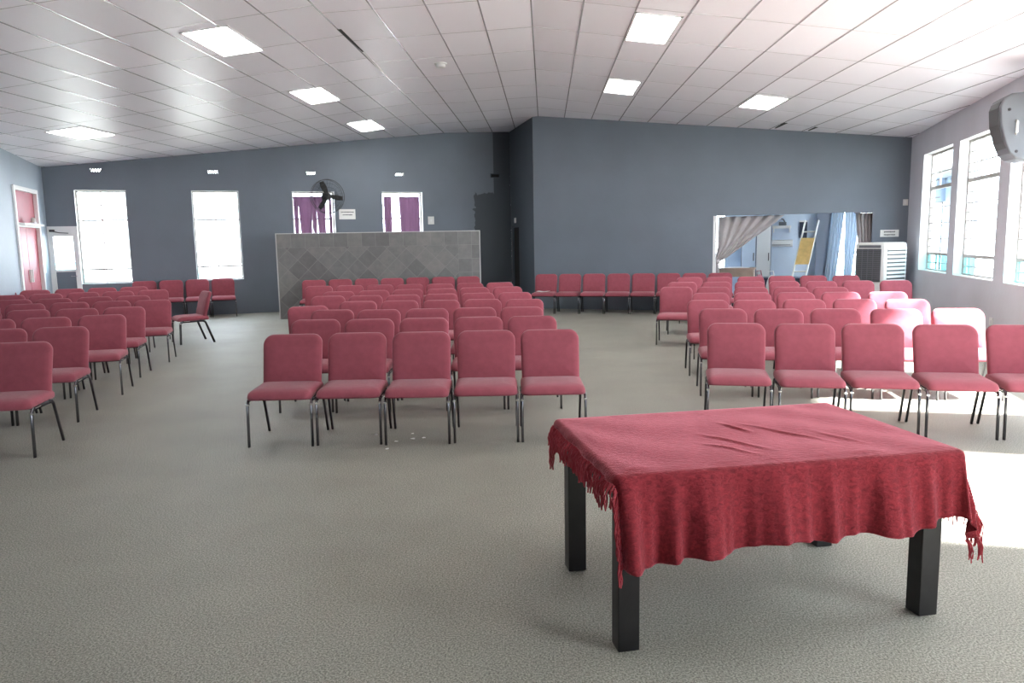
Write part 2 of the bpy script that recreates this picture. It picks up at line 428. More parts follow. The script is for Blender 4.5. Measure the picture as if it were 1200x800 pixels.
# ceiling: three planes, with a real grid of tees below the tiles
ceil = empty('ceiling', label='white tiled ceiling on a metal grid', kind='structure')
def ceil_face(name, pts, m):
    mb = MB(); n = len(pts)
    mb.add([(x, y, zc(x, y)) for x, y in pts] + [(x, y, zc(x, y) + .06) for x, y in pts],
           [tuple(range(n)), tuple(range(n, 2 * n))] + [(i, (i + 1) % n, n + (i + 1) % n, n + i) for i in range(n)])
    return mb.build(name, m, ceil)
TW, TL = .60, 1.29
TR0 = 9.06 - TL * 12; TLL0 = 8.76 - TL * 12
YN = -6
R1p, R0p = R1 + out_b * .1 + out_r * .1, R0 + out_b * .1
rg = (XR, 18.061)
ceil_face('ceiling_tiles', [(XR, YN), (right_x(YN) + .22, YN), (R1.x + .22, R1.y), (R1.x + .1, R1.y + .1), (XR, 18.16)], ceiling_tiles('ceiling_tiles_right', XR, TW, TR0, TL, 1))
ceil_face('ceiling_tiles', [(XK, YN), (XR, YN), (XR, 18.16), (R0.x, R0.y + .05), (S0.x + .1, S0.y + .15), (XK, 19.83)], ceiling_tiles('ceiling_tiles_middle', XR - 4 * .603, .603, TR0, TL, 0))
ceil_face('ceiling_tiles', [(-5.3, YN), (XK, YN), (XK, 19.83), (L0.x - .05, L0.y + .12), (L0.x - .2, L0.y), (left_x(1.3) - .2, 1.3)], ceiling_tiles('ceiling_tiles_left', XK - 20 * .585, .585, TLL0, TL, -1))

mb = MB(); mc = MB()
lines = [XR + i * TW for i in range(14)] + [XR - i * .603 for i in range(1, 5)] + [XK - i * .585 for i in range(1, 15)]
for x in lines:
    if x > R1.x - .02 or x < L0.x + .02: continue
    y1 = inside_y(x) - .01
    y0 = max(2.0, R1.y + (x - R1.x) * DW.y / DW.x + .01 if x > 0 else L0.y + (x - L0.x) * DLW.y / DLW.x + .01)
    a, b = Vector((x, y0, zc(x, y0))), Vector((x, y1, zc(x, y1)))
    h = .009
    mb.add([a + Vector((-h, 0, .01)), a + Vector((h, 0, .01)), b + Vector((h, 0, .01)), b + Vector((-h, 0, .01)),
            a + Vector((-h, 0, -.004)), a + Vector((h, 0, -.004)), b + Vector((h, 0, -.004)), b + Vector((-h, 0, -.004))],
           [(0, 1, 2, 3), (4, 5, 6, 7), (0, 1, 5, 4), (2, 3, 7, 6), (0, 3, 7, 4), (1, 2, 6, 5)])
mb.build('main_tees', M['tee'], ceil)
def cross(x0, x1, y):
    a, b = Vector((x0, y, zc(x0, y))), Vector((x1, y, zc(x1 - 1e-4, y)))
    h = .006
    mc.add([a + Vector((0, -h, .01)), a + Vector((0, h, .01)), b + Vector((0, h, .01)), b + Vector((0, -h, .01)),
            a + Vector((0, -h, -.003)), a + Vector((0, h, -.003)), b + Vector((0, h, -.003)), b + Vector((0, -h, -.003))],
           [(0, 1, 2, 3), (4, 5, 6, 7), (0, 1, 5, 4), (2, 3, 7, 6), (0, 3, 7, 4), (1, 2, 6, 5)])
for j in range(0, 16):
    y = 2.61 + TL * j
    xm = min(right_x(y), R0.x + (R0.y - y) / -DR.y * DR.x if y > R1.y else 99)
    if y < 18.0 and xm > XR + .1: cross(XR, xm - .01, y)
    if y < 19.6: cross(XK, XR, y)
    yl = 2.31 + TL * j
    xl = max(left_x(yl), L0.x + (yl - L0.y) * DL.x / DL.y if yl > L0.y else -99)
    if xl < XK - .1: cross(xl + .01, XK - 1e-4, yl)
mc.build('cross_tees', M['tee_cross'], ceil)
# black strips painted as the dark inside a lifted tile edge and two missing slivers
mb = MB()
for (x0, x1, ya, yb) in ((XK - .01, XK + .045, 9.75, 10.95), (4.66, 4.74, 15.4, 16.2), (5.29, 5.36, 15.5, 16.05)):
    mb.add([(x0, ya, zc(x0, ya) - .005), (x1, ya, zc(x1, ya) - .005), (x1, yb, zc(x1, yb) - .005), (x0 + (x1 - x0) * .6, yb, zc(x0, yb) - .005)] ,
           [(0, 1, 2, 3)])
mb.build('gap_dark_strips', M['black'], ceil)
mb = MB()
mb.add([(XK + .02, 10.95, zc(XK, 10.95) - .006), (XK + .06, 10.95, zc(XK, 10.95) - .006), (XK + .045, 12.2, zc(XK, 12.2) - .03), (XK + .01, 12.2, zc(XK, 12.2) - .03),
        (XK + .02, 10.95, zc(XK, 10.95) - .001), (XK + .06, 10.95, zc(XK, 10.95) - .001), (XK + .045, 12.2, zc(XK, 12.2) - .001), (XK + .01, 12.2, zc(XK, 12.2) - .001)],
       [(0, 1, 2, 3), (4, 5, 6, 7), (0, 1, 5, 4), (2, 3, 7, 6), (0, 3, 7, 4), (1, 2, 6, 5)])
mb.build('loose_tile_edge', M['white'], ceil)

# ceiling light panels
def light_panel(x0, x1, y0, y1, label):
    xc, yc = (x0 + x1) / 2, (y0 + y1) / 2
    t = empty('ceiling_light', (xc, yc, zc(xc, yc)), label=label, cat='ceiling light', group='square ceiling light panels')
    def q(x, y, dz): return Vector((x, y, zc(x, y) + dz)) - t.location
    mb = MB(); w = .025
    for (a, b, c, d) in ((x0, x1, y0, y0 + w), (x0, x1, y1 - w, y1), (x0, x0 + w, y0, y1), (x1 - w, x1, y0, y1)):
        mb.add([q(a, c, -.002), q(b, c, -.002), q(b, d, -.002), q(a, d, -.002), q(a, c, -.014), q(b, c, -.014), q(b, d, -.014), q(a, d, -.014)],
               [(0, 1, 2, 3), (4, 5, 6, 7), (0, 1, 5, 4), (2, 3, 7, 6), (0, 3, 7, 4), (1, 2, 6, 5)])
    mb.build('frame', M['white'], t)
    mb = MB()
    mb.add([q(x0 + w, y0 + w, -.004), q(x1 - w, y0 + w, -.004), q(x1 - w, y1 - w, -.004), q(x0 + w, y1 - w, -.004),
            q(x0 + w, y0 + w, -.009), q(x1 - w, y0 + w, -.009), q(x1 - w, y1 - w, -.009), q(x0 + w, y1 - w, -.009)],
           [(0, 1, 2, 3), (4, 5, 6, 7), (0, 1, 5, 4), (2, 3, 7, 6), (0, 3, 7, 4), (1, 2, 6, 5)])
    mb.build('diffuser', M['light'], t)
XL = lambda i: XK - i * .585
light_panel(XR + 2 * TW, XR + 3 * TW - .05, 9.22, 10.5, 'large lit ceiling panel right of the ridge, nearest the camera on the right slope')
light_panel(XR + 2 * TW, XR + 3 * TW - .05, 13.03, 14.25, 'lit ceiling panel right of the ridge, the one straight behind the nearest right panel')
light_panel(XR + 6 * TW + .02, XR + 7 * TW - .02, 13.08, 14.28, 'lit ceiling panel nearest the windowed right wall')
light_panel(XL(3) + .12, XL(2) + .1, 8.95, 10.15, 'large lit ceiling panel left of the ridge, nearest the camera')
light_panel(XL(3) + .12, XL(2) + .1, 12.66, 13.9, 'lit ceiling panel in the left slope, middle one of three in line')
light_panel(XL(3) + .12, XL(2) + .1, 16.32, 17.7, 'lit ceiling panel in the left slope close to the back wall')
light_panel(XL(10) - .1, XL(9) - .03, 12.9, 14.0, 'lit ceiling panel farthest left, near the left wall')
t = empty('smoke_detector', (-1.57, 12.02, zc(-1.57, 12.02)), label='round white smoke detector on the ceiling', cat='smoke detector')
mb = MB(); mb.loft([[(r * cos(a), r * sin(a), z) for a in [2 * pi * k / 24 for k in range(24)]] for r, z in ((.095, 0), (.1, -.012), (.095, -.022))]); mb.build('base_plate', M['offwhite'], t, auto=.6)
mb = MB(); mb.loft([[(r * cos(a), r * sin(a), z) for a in [2 * pi * k / 24 for k in range(24)]] for r, z in ((.075, -.022), (.075, -.05), (.06, -.065), (.03, -.068))]); mb.build('cap', M['white'], t, auto=.6)
# ------------------------------------------------------------------ windows
def window(name, A, d, outn, u0, u1, z0, z1, depth, label, bars, half_bars, mull, mats, lower=None):
    """steel casement set back in its opening. local: x along the wall, z up, y outwards"""
    A = Vector(A)
    rz = math.atan2(d.y, d.x); fl = 1 if Vector((-d.y, d.x)).dot(outn) > 0 else -1
    o = A + d * u0
    t = empty(name, (o.x, o.y, z0), rz, label=label, kind='structure')
    w, h = u1 - u0, z1 - z0; y = fl * depth
    def B(mb, a, b, c, e, th=.02): mb.box(a, b, y - th, y + th, c, e)
    mb = MB(); f = .035
    B(mb, 0, f, 0, h); B(mb, w - f, w, 0, h); B(mb, f, w - f, 0, f); B(mb, f, w - f, h - f, h)
    mb.build('frame', mats, t)
    mb = MB()
    for z, th in bars: B(mb, f, w - f, z - z0 - th / 2, z - z0 + th / 2, .012 if th < .03 else .022)
    for (a, b, z) in half_bars: B(mb, a * w, b * w, z - z0 - .008, z - z0 + .008, .009)
    for (x, c, e) in mull: B(mb, x * w - .011, x * w + .011, c - z0, e - z0, .014)
    mb.build('glazing_bars', mats, t)
    zl = (lower or z0) - z0
    mb = MB(); mb.box(.01, w - .01, y - .003, y + .003, zl, h - .01); g = mb.build('pane', M['glass'], t)
    return t, w, h, y, zl
bars_r = [(2.69, .018), (2.43, .06), (2.08, .018), (1.80, .018), (1.52, .018), (1.25, .05), (1.09, .018)]
half_r = [(.02, .3, z) for z in (2.87, 2.56, 2.25, 1.94, 1.66, 1.38)]
for k, (a, b) in enumerate(WR[:3]):
    bl = bars_r
    t, w, h, y, zl = window('window_%d' % (k + 1), R1, DW, out_r, a, b, ZR0, ZR1, .16,
        ['tall steel window in the right wall, farthest from the camera', 'tall steel window in the right wall, the middle one', 'tall steel window in the right wall, cut by the right picture edge'][k],
        bl, half_r, [(.3, 2.43, 3.02), (.3, .96, 1.25)], M['frame_steel'], lower=1.24)
    mb = MB()
    if k == 0: mb.box(.01, w - .01, y - .003, y + .003, .01, zl); mb.build('lower_pane', M['glass_blue'], t)['label'] = 'turquoise lower pane'
    else:
        mb.box(.01, w * .3, y - .003, y + .003, .01, zl); mb.build('lower_pane', M['glass_blue'], t)['label'] = 'turquoise lower casement pane'
        mb = MB(); mb.box(w * .3, w - .01, y - .003, y + .003, .01, zl); mb.build('lower_pane', M['glass'], t)
    mb = MB(); fl = 1 if y > 0 else -1
    mb.box(-.0, w, 0.0 if fl > 0 else -.155, .155 if fl > 0 else 0.0, -.0, .012); mb.build('sill', M['white'], t)
for k, (a, b) in enumerate(WL):
    t, w, h, y, zl = window('window_%d' % (k + 4), L0, DL, out_l, a, b, ZL0, ZL1, .15,
        ['tall bright window in the left back wall, nearest the red door', 'tall bright window in the left back wall, second from the red door', 'purple curtained window behind the wall fan', 'purple curtained window right of the wall fan'][k],
        [(2.22, .04), (1.72, .018), (1.13, .04), (2.55, .018)], [(.02, .48, 1.42), (.02, .48, 1.95)], [(.48, .86, 2.85)], M['frame_steel'], lower=1.1)
    mb = MB(); mb.box(.01, w * .12, y - .003, y + .003, .01, zl); mb.build('lower_pane', M['glass_blue'], t)
    mb = MB(); mb.box(w * .12, w - .01, y - .003, y + .003, .01, zl); mb.build('lower_pane', M['glass'], t)

# vents through the wall above the windows
for k, v in enumerate(VENTS + [10.34]):
    p = on_wall(L0, DL, v, 0., 3.25)
    t = empty('air_vent', p, wall_rot(L0, DL), label=['small air vent above the bright window nearest the red door', 'small air vent above the second bright window from the red door',
        'small air vent above the wall fan', 'small air vent above the curtained window right of the fan', 'small dark blocked air vent near the recess corner'][k], cat='air vent', group='air vents high on the back wall')
    mb = MB()
    for (a, b, c, e) in ((-.13, .13, .0, .02), (-.13, .13, .09, .11), (-.13, -.11, .02, .09), (.11, .13, .02, .09)): mb.box(a, b, -.01, 0, c, e)
    mb.build('vent_frame', M['dark'] if k < 4 else M['step'], t)
    mb = MB()
    if k < 4:
        for q in range(5): mb.box(-.012, .012, .02, .05, -.02, .12, Matrix.Translation((-.10 + q * .05, 0, .05)) @ Matrix.Rotation(R(32), 4, 'Y') @ Matrix.Translation((0, 0, -.05)))
    else:
        mb.box(-.11, .11, -.006, 0, .02, .09)
        for q in range(3): mb.box(-.1 + q * .07, -.06 + q * .07, -.010, -.006, .03, .08)
    mb.build('slats', M['steel'] if k < 4 else M['black'], t)

# ------------------------------------------------------------------ curtains
def drape(mb, u_top, u_bot, z0, z1, y, waves, amp, nz=14, sag=0., nu=None):
    """pleated hanging: u ranges at the top and the bottom"""
    nu = nu or waves * 8
    def fn(i, j):
        t = j; a = u_bot[0] + (u_top[0] - u_bot[0]) * t; b = u_bot[1] + (u_top[1] - u_bot[1]) * t
        x = a + (b - a) * i
        return (x, y + amp * (sin(2 * pi * waves * i + .7 * t) * (.6 + .4 * t) + .3 * sin(2 * pi * waves * 2.3 * i + 2)), z0 + (z1 - z0) * t)
    mb.grid(fn, nu, nz)
def add_solid(o, th=.004):
    md = o.modifiers.new('thickness', 'SOLIDIFY'); md.thickness = th; md.offset = 0
    return o
def wall_curtain(u0, label, panels, z0, z1, rod):
    p = on_wall(L0, DL, u0, 0, 0)
    t = empty('curtain', p, wall_rot(L0, DL), label=label, cat='curtain', group='purple window curtains')
    # local X runs against DL when the rotation faces the room, so mirror if needed
    sx = 1 if Vector((cos(t.rotation_euler.z), sin(t.rotation_euler.z))).dot(DL) > 0 else -1
    for (ut, ub, w, zz1) in panels:
        mb = MB(); drape(mb, (sx * ut[0], sx * ut[1]), (sx * ub[0], sx * ub[1]), z0, zz1, .05, w, .016)
        add_solid(mb.build('curtain_panel', M['purple'], t, smooth=True))
    mb = MB(); mb.tube([(sx * rod[0], .05, z1 + .03), (sx * rod[1], .05, z1 + .03)], .008); mb.build('curtain_rod', M['steel'], t)
px3 = lambda p: (p - 342.5) / 50.5 * 1.0 + .005
wall_curtain(5.17, 'purple curtain with bright gaps, in the window behind the wall fan',
    [((.03, px3(349.8)), (.06, px3(348.6)), 1, 2.76), ((px3(349.2), px3(366)), (px3(354.2), px3(363.4)), 2, 2.76), ((px3(365.2), px3(371.2)), (px3(368.8), px3(370.6)), 1, 2.76),
     ((px3(370.2), px3(382)), (px3(375.4), px3(380.6)), 2, 2.76), ((px3(386), .93), (px3(385.6), .95), 1, 2.76)], .84, 2.76, (.0, 1.0))
px4 = lambda p: (p - 447) / 48.5 * 1.03 + .0
wall_curtain(7.34, 'purple curtain parted in the middle, in the window right of the fan',
    [((.05, px4(458.5)), (.06, px4(458.3)), 2, 2.76), ((px4(467.6), px4(492.3)), (px4(471), px4(492.5)), 3, 2.76)], .84, 2.76, (.0, 1.03))

# ------------------------------------------------------------------ tiled partition
PANG = R(10); DP = Vector((cos(PANG), sin(PANG))); PA = Vector((-5.775, 16.222)); PL = 4.375; PH = 1.835
mb = MB(); mb.box(0, PL, 0, .12, 0, PH)
o = mb.build('wall_partition', M['slate']); o.matrix_world = Matrix.Translation((PA.x, PA.y, 0)) @ Matrix.Rotation(PANG, 4, 'Z')
tag(o, 'low grey slate tiled partition wall behind the middle chairs', kind='structure')
mb = MB(); mb.box(-.02, PL + .02, -.012, .132, PH, PH + .018); mb.box(-.02, 0, -.012, .132, 0, PH); mb.box(PL, PL + .02, -.012, .132, 0, PH)
e = mb.build('trim_1', M['edge']); e.matrix_world = o.matrix_world.copy(); tag(e, 'pale edging strip around the tiled partition', kind='structure')

# ------------------------------------------------------------------ wall fan
c = on_wall(L0, DL, 5.99, .32, 2.74)
t = empty('wall_fan', c, wall_rot(L0, DL) + R(12), label='black three bladed wall fan over the left curtained window', cat='fan')
rr = .40
mb = MB()
for (r, y, th) in ((rr, 0, .007), (rr, .12, .006), (.30, -.06, .004), (.2, -.085, .004), (.1, -.095, .004)):
    mb.tube([(r * cos(2 * pi * k / 40), y, r * sin(2 * pi * k / 40)) for k in range(40)], th, n=6, closed=True)
for k in range(30):
    a = 2 * pi * k / 30
    mb.tube([(.06 * cos(a), -.1, .06 * sin(a)), (.2 * cos(a), -.086, .2 * sin(a)), (.31 * cos(a), -.057, .31 * sin(a)), (rr * cos(a), 0, rr * sin(a)), (rr * cos(a), .12, rr * sin(a)), (.25 * cos(a), .15, .25 * sin(a)), (.09 * cos(a), .155, .09 * sin(a))], .0018, n=4)
mb.build('cage', M['steel'], t)
for k in range(3):
    a0 = R(113 + 120 * k)
    def bf(i, j, a0=a0):
        r = .05 + .32 * i; wd = (.03 + .032 * sin(pi * min(1, i * 1.1) * .8))
        s = (j - .5) * 2 * wd; yy = .03 + s * .45
        return (r * cos(a0) - s * sin(a0), yy, r * sin(a0) + s * cos(a0))
    mb = MB(); mb.grid(bf, 8, 6); add_solid(mb.build('blade', M['rubber'], t, smooth=True), .004)
mb = MB(); mb.loft([[(r * cos(2 * pi * k / 20), y, r * sin(2 * pi * k / 20)) for k in range(20)] for r, y in ((.03, -.1), (.06, -.09), (.065, .03), (.09, .08), (.09, .22), (.06, .24))]); mb.build('motor', M['rubber'], t, auto=.7)
mb = MB(); mb.tube([(0, .22, 0), (0, .27, -.03), (0, .30, -.03)], .02); mb.box(-.05, .05, .28, .305, -.14, .09); mb.build('wall_bracket', M['steel'], t)

# ------------------------------------------------------------------ small things on the walls
def plate(name, A, d, u, z, w, h, label, cat, m, extra=None, group=None):
    t = empty(name, on_wall(A, d, u, 0, z), wall_rot(A, d), label=label, cat=cat, group=group)
    mb = MB(); mb.box(-w / 2, w / 2, -.012, 0, -h / 2, h / 2); mb.build('plate' if name != 'notice_sign' else 'board', m, t, bevel=.003)
    if extra: extra(t)
    return t
def rocker(t):
    mb = MB(); mb.box(-.02, .02, -.02, -.012, -.03, .03); mb.build('rocker', M['white'], t, bevel=.003)
plate('light_switch', L0, DL, 8.58, 2.16, .16, .2, 'white switch box on the dark wall right of the curtained windows', 'switch', M['offwhite'], rocker)
plate('light_switch', R0, ds, 1.89, 2.13, .2, .13, 'small pale switch box above the dark recess doorway', 'switch', M['offwhite'], rocker)
plate('light_switch', R0, DR, RW_L - .06, 2.23, .09, .12, 'small white box high in the right back corner', 'switch', M['offwhite'], rocker)
plate('wall_socket', R1, DW, 4.93, .39, .13, .11, 'small pale wall socket low on the right wall beside the sunlit chairs', 'socket', M['offwhite'], rocker)
rnd = random.Random(3)
def scribble(rowsz):
    def f(t):
        for z, a, b, h in rowsz:
            mb = MB(); x = a
            while x < b:
                w = rnd.uniform(.008, .02); mb.box(x, min(x + w, b), -.0135, -.012, z - h / 2 * rnd.uniform(.7, 1), z + h / 2); x += w + .005
            mb.build('printed_line', M['ink'], t)
    return f
plate('notice_sign', L0, DL, 6.465, 2.325, .40, .245, 'white notice sign with two printed lines beside the wall fan', 'sign', M['paper'], scribble([(.05, -.15, .16, .026), (-.015, -.11, .13, .026)]))
plate('notice_sign', R0, DR, 7.555, 1.63, .335, .14, 'white notice sign with two grey lines above the air cooler', 'sign', M['paper'], scribble([(.028, -.1, .1, .028), (-.03, -.1, .1, .028)]))

# doorway of the recess
p = R0 + ds * 1.52
t = empty('door_1', (p.x, p.y, 0), math.atan2(ds.y, ds.x), label='dark doorway in the side wall of the recess', kind='structure')
fl = 1 if Vector((-ds.y, ds.x)).dot(Vector((1, .3))) > 0 else -1
mb = MB()
for (a, b, z0, z1) in ((-.04, .03, 0, 2.02), (.69, .76, 0, 2.02), (.03, .69, 1.95, 2.02)): mb.box(a, b, -.02, .04 * fl, z0, z1)
mb.build('door_frame', M['step'], t)
mb = MB(); mb.box(.002, .718, .041 * fl, .09 * fl, 0, 1.978); mb.build('door_leaf', M['black'], t)

# ------------------------------------------------------------------ left wall: red door, glazed leaf
rzl = wall_rot(L0, DLW)
p = on_wall(L0, DLW, 1.45, 0, 0)
t = empty('door_2', p, rzl, label='red double door in the pale left wall with a red panel above', kind='structure')
mb = MB()
for (a, b, z0, z1) in ((-.83, -.74, 0, 2.82), (.74, .83, 0, 2.82), (-.74, .74, 2.74, 2.82), (-.74, .74, 2.04, 2.12)): mb.box(a, b, -.03, .1, z0, z1)
mb.build('door_frame', M['white'], t)
mb = MB(); mb.box(-.74, .74, .04, .08, 2.12, 2.74); mb.build('transom_panel', M['red_door'], t)['label'] = 'red panel above the door'
for s in (-1, 1):
    mb = MB(); mb.box(min(.01 * s, .74 * s), max(.01 * s, .74 * s), .04, .085, .01, 2.04); lf = mb.build('door_leaf', M['red_door'], t)
    mb = MB(); mb.box(.06 * s - .015, .06 * s + .015, -.0, .04, .95, 1.2); mb.build('door_handle', M['offwhite'], lf)
mb = MB(); mb.box(-.72, .72, -.13, -.03, 2.07, 2.11); mb.build('head_ledge', M['white'], t)
# security light on the ledge
p = on_wall(L0, DLW, 1.45, .10, 2.12)
t = empty('ledge_lamp', p, rzl, label='small white lamp standing on the ledge above the red door', cat='lamp')
mb = MB(); mb.box(-.1, .1, -.04, .04, 0, .02); mb.build('lamp_base', M['white'], t, bevel=.004)
mb = MB(); mb.loft([[(r * cos(2 * pi * k / 16), r * .6 * sin(2 * pi * k / 16), z) for k in range(16)] for r, z in ((.07, .02), (.075, .06), (.05, .1), (.02, .115))]); mb.build('lamp_dome', M['offwhite'], t, auto=.8)
# switch plates beside the red door
q = on_wall(L0, DLW, .5, 0, 1.22)
t = empty('light_switch', q, rzl, label='pale switch plates stacked on the left wall beside the red door', cat='switch')
mb = MB(); mb.box(-.11, .0, -.014, 0, -.13, .13); mb.box(.02, .1, -.012, 0, -.12, .1); mb.build('plate', M['offwhite'], t, bevel=.003)
mb = MB(); mb.box(-.08, -.04, -.022, -.014, -.05, .05); mb.build('rocker', M['white'], t)
# narrow glazed door in the corner of the back wall
p = L0 + DL * .05; W = .48
t = empty('door_3', (p.x, p.y, 0), LANG, label='narrow half glazed door in the far left corner of the back wall', kind='structure')
mb = MB()
for (x0, x1, z0, z1) in ((-.05, .05, 0, 2.09), (W - .05, W + .05, 0, 2.09), (.05, W - .05, 1.87, 2.09), (.05, W - .05, 1.10, 1.15)): mb.box(x0, x1, -.03, .05, z0, z1)
mb.build('door_frame', M['white'], t, bevel=.003)
mb = MB(); mb.box(.05, W - .05, .0, .03, .0, 1.10); mb.build('lower_panel', M['dark'], t)['label'] = 'dark lower panel'
mb = MB(); mb.box(.05, W - .05, .01, .018, 1.30, 1.87); mb.build('upper_pane', M['glass'], t)
mb = MB(); mb.box(.05, W - .05, .01, .018, 1.15, 1.30); mb.build('lower_glass', M['glass_blue'], t)['label'] = 'turquoise strip of glass'
mb = MB(); mb.box(.05, W - .05, .0, .03, 1.295, 1.305); mb.build('glazing_bar', M['frame_steel'], t)
mb = MB(); mb.box(.0, .1, -.09, -.03, 1.97, 2.02); mb.tube([(.06, -.06, 1.98), (.2, -.09, 1.95), (.36, -.05, 1.94)], .009); mb.build('door_closer', M['steel'], t)
mb = MB(); mb.tube([(W - .03, -.03, 1.0), (W - .03, -.07, 1.0), (W - .14, -.07, 1.0)], .01); mb.build('door_handle', M['chrome'], t)

# ------------------------------------------------------------------ loudspeaker high on the right wall
sp = on_wall(R1, DW, 6.22, 0, 0)
t = empty('loudspeaker', (sp.x, sp.y, 2.47), wall_rot(R1, DW), label='grey loudspeaker hung high on the right wall over the window', cat='loudspeaker')
# profile seen from the side: local y (into the room is -y), z up
prof = [(-.46, .18), (-.52, .40), (-.535, .60), (-.50, .70), (-.42, .745), (-.2, .76), (-.07, .74), (-.05, .60), (-.05, .12), (-.10, .02), (-.22, -.03), (-.34, .0), (-.41, .06)]
mb = MB()
rings = []
for (x, s) in ((-.2, .95), (-.185, 1.0), (.185, 1.0), (.2, .95)):
    cy = -.27; cz = .36
    rings.append([(x, cy + (yy - cy) * s, cz + (z - cz) * s) for yy, z in prof])
mb.loft(rings); mb.build('cabinet', M['plastic_grey'], t, bevel=.008)
for x in (-.2, .2):
    sg = 1 if x > 0 else -1
    mb = MB(); mb.tube([(x, -.20, .44), (x + sg * .04, -.20, .44), (x + sg * .045, -.20, .42), (x + sg * .045, -.20, .27), (x + sg * .04, -.20, .25), (x, -.20, .25)], .016); mb.build('handle', M['offwhite'], t, smooth=True)
    mb = MB(); mb.tube([(x, -.36, .43), (x + sg * .03, -.36, .42), (x + sg * .03, -.36, .29), (x, -.36, .28)], .014); mb.build('handle', M['offwhite'], t, smooth=True)
    mb = MB()
    for (yy, z) in ((-.44, .56), (-.34, .08), (-.14, .68), (-.14, .08)):
        mb.loft([[(x + sg * q, yy + r * cos(2 * pi * k / 12), z + r * sin(2 * pi * k / 12)) for k in range(12)] for q, r in ((-.001, .018), (.006, .016), (.008, .008))])
    mb.build('screws', M['steel'], t)
    mb = MB(); mb.loft([[(x + sg * q, -.18 + r * cos(2 * pi * k / 28), .63 + r * sin(2 * pi * k / 28)) for k in range(28)] for q, r in ((-.001, .105), (.02, .1), (.03, .085), (.012, .06), (.012, .01))]); mb.build('port', M['offwhite'], t, auto=.6)
mb = MB(); gp = [(-.42, .10), (-.468, .19), (-.526, .40), (-.541, .59), (-.52, .66)]
mb.loft([[(x, yy - .004, z) for yy, z in gp] + [(x, yy + .02, z) for yy, z in reversed(gp)] for x in (-.16, .16)]); mb.build('grille', M['dark_grille'], t)
mb = MB(); mb.box(-.06, .06, -.06, 0, .3, .5); mb.build('wall_bracket', M['steel'], t)

# ------------------------------------------------------------------ air cooler
t = empty('air_cooler', (6.45, 15.0, 0), R(-61), label='white evaporative air cooler with louvred sides by the opening', cat='air cooler')
W, D, H = .68, .62, 1.46
mb = MB(); mb.loft([[(x, y, z) for x, y in rrect(W - 2 * i, D - 2 * i, .05)] for i, z in ((.02, .08), (0, .1), (0, H - .04), (.012, H - .012), (.04, H))]); mb.build('housing', M['offwhite'], t, auto=.6)
mb = MB(); mb.box(-W / 2 + .05, W / 2 - .09, -D / 2 - .012, -D / 2 + .01, .72, H - .12); mb.build('front_grille', M['dark_grille'], t)['label'] = 'dark front grille'
mb = MB()
for k in range(16): mb.box(-W / 2 + .05, W / 2 - .09, -D / 2 - .022, -D / 2 - .012, .735 + k * .038, .745 + k * .038)
for k in range(4): mb.box(-W / 2 + .06 + k * .12, -W / 2 + .072 + k * .12, -D / 2 - .02, -D / 2 - .01, .72, H - .12)
mb.build('grille_slats', M['plastic_grey'], t)
for sx in (-1, 1):
    mb = MB(); x = sx * W / 2
    mb.box(min(x, x + sx * .006), max(x, x + sx * .006), -D / 2 + .06, D / 2 - .06, .55, H - .1); mb.build('side_recess', M['dark_grille'], t)
    mb = MB()
    for k in range(11):
        z = .57 + k * .075
        mb.box(min(x + sx * .004, x + sx * .022), max(x + sx * .004, x + sx * .022), -D / 2 + .05, D / 2 - .05, z, z + .045)
    mb.build('louvre', M['white'], t)
mb = MB(); mb.box(-W / 2 + .1, W / 2 - .1, -D / 2 - .012, -D / 2 + .01, H - .1, H - .05); mb.build('control_panel', M['plastic_grey'], t)
for sx in (-1, 1):
    for sy in (-1, 1):
        mb = MB(); cx, cy = sx * .26, sy * .23
        mb.tube([(cx - .015, cy, .04), (cx + .015, cy, .04)], .04, n=16); mb.box(cx - .02, cx + .02, cy - .02, cy + .02, .05, .1); mb.build('castor', M['rubber'], t)
# ------------------------------------------------------------------ the room behind the opening
def bk(u, n, z=0.):
    q = R0 + DR * u + out_b * n; return Vector((q.x, q.y, z))
RZ = math.atan2(DR.y, DR.x)
def box_local(name, u0, u1, n0, n1, z0, z1, m, label):
    mb = MB(); mb.box(u0, u1, n0, n1, z0, z1); o = mb.build(name, m)
    o.matrix_world = Matrix.Translation((R0.x, R0.y, 0)) @ Matrix.Rotation(RZ, 4, 'Z')
    return tag(o, label, kind='structure')
BN = 3.6
box_local('wall_store_back', 4.02, 6.2, BN, BN + .12, 0, 2.9, M['back_blue'], 'pale blue far wall of the back room')
box_local('wall_store_left', 2.9, 3.0, .15, BN + .12, 0, 2.9, M['back_blue'], 'pale blue left wall of the back room')
box_local('wall_store_pier', 6.2, 6.55, BN - .25, BN + .12, 0, 2.9, M['back_grey'], 'grey blue pier in the back room')
box_local('ceiling_store', 2.9, 9.0, .15, BN + .2, 2.9, 2.98, M['white'], 'ceiling of the back room')
box_local('wall_store_corner_lintel', 3.0, 4.02, BN, BN + .12, 2.35, 2.9, M['back_blue'], 'wall above the hidden corner window of the back room')
box_local('wall_store_corner_apron', 3.0, 4.02, BN, BN + .12, 0, .7, M['back_blue'], 'wall below the corner window of the back room')
window('window_9', R0 + out_b * BN, DR, out_b, 3.02, 4.02, .7, 2.35, .06, 'corner window of the back room left of the tied drape', [(1.5, .03)], [], [(.5, .72, 2.3)], M['frame_steel'])
box_local('wall_store_lintel', 6.55, 9.0, BN, BN + .12, 2.35, 2.9, M['back_blue'], 'wall above the back room window')
box_local('wall_store_apron', 6.55, 9.0, BN, BN + .12, 0, .55, M['back_blue'], 'wall below the back room window')
box_local('wall_store_right', 9.0, 9.1, .15, BN + .12, 0, 2.9, M['back_blue'], 'right wall of the back room')
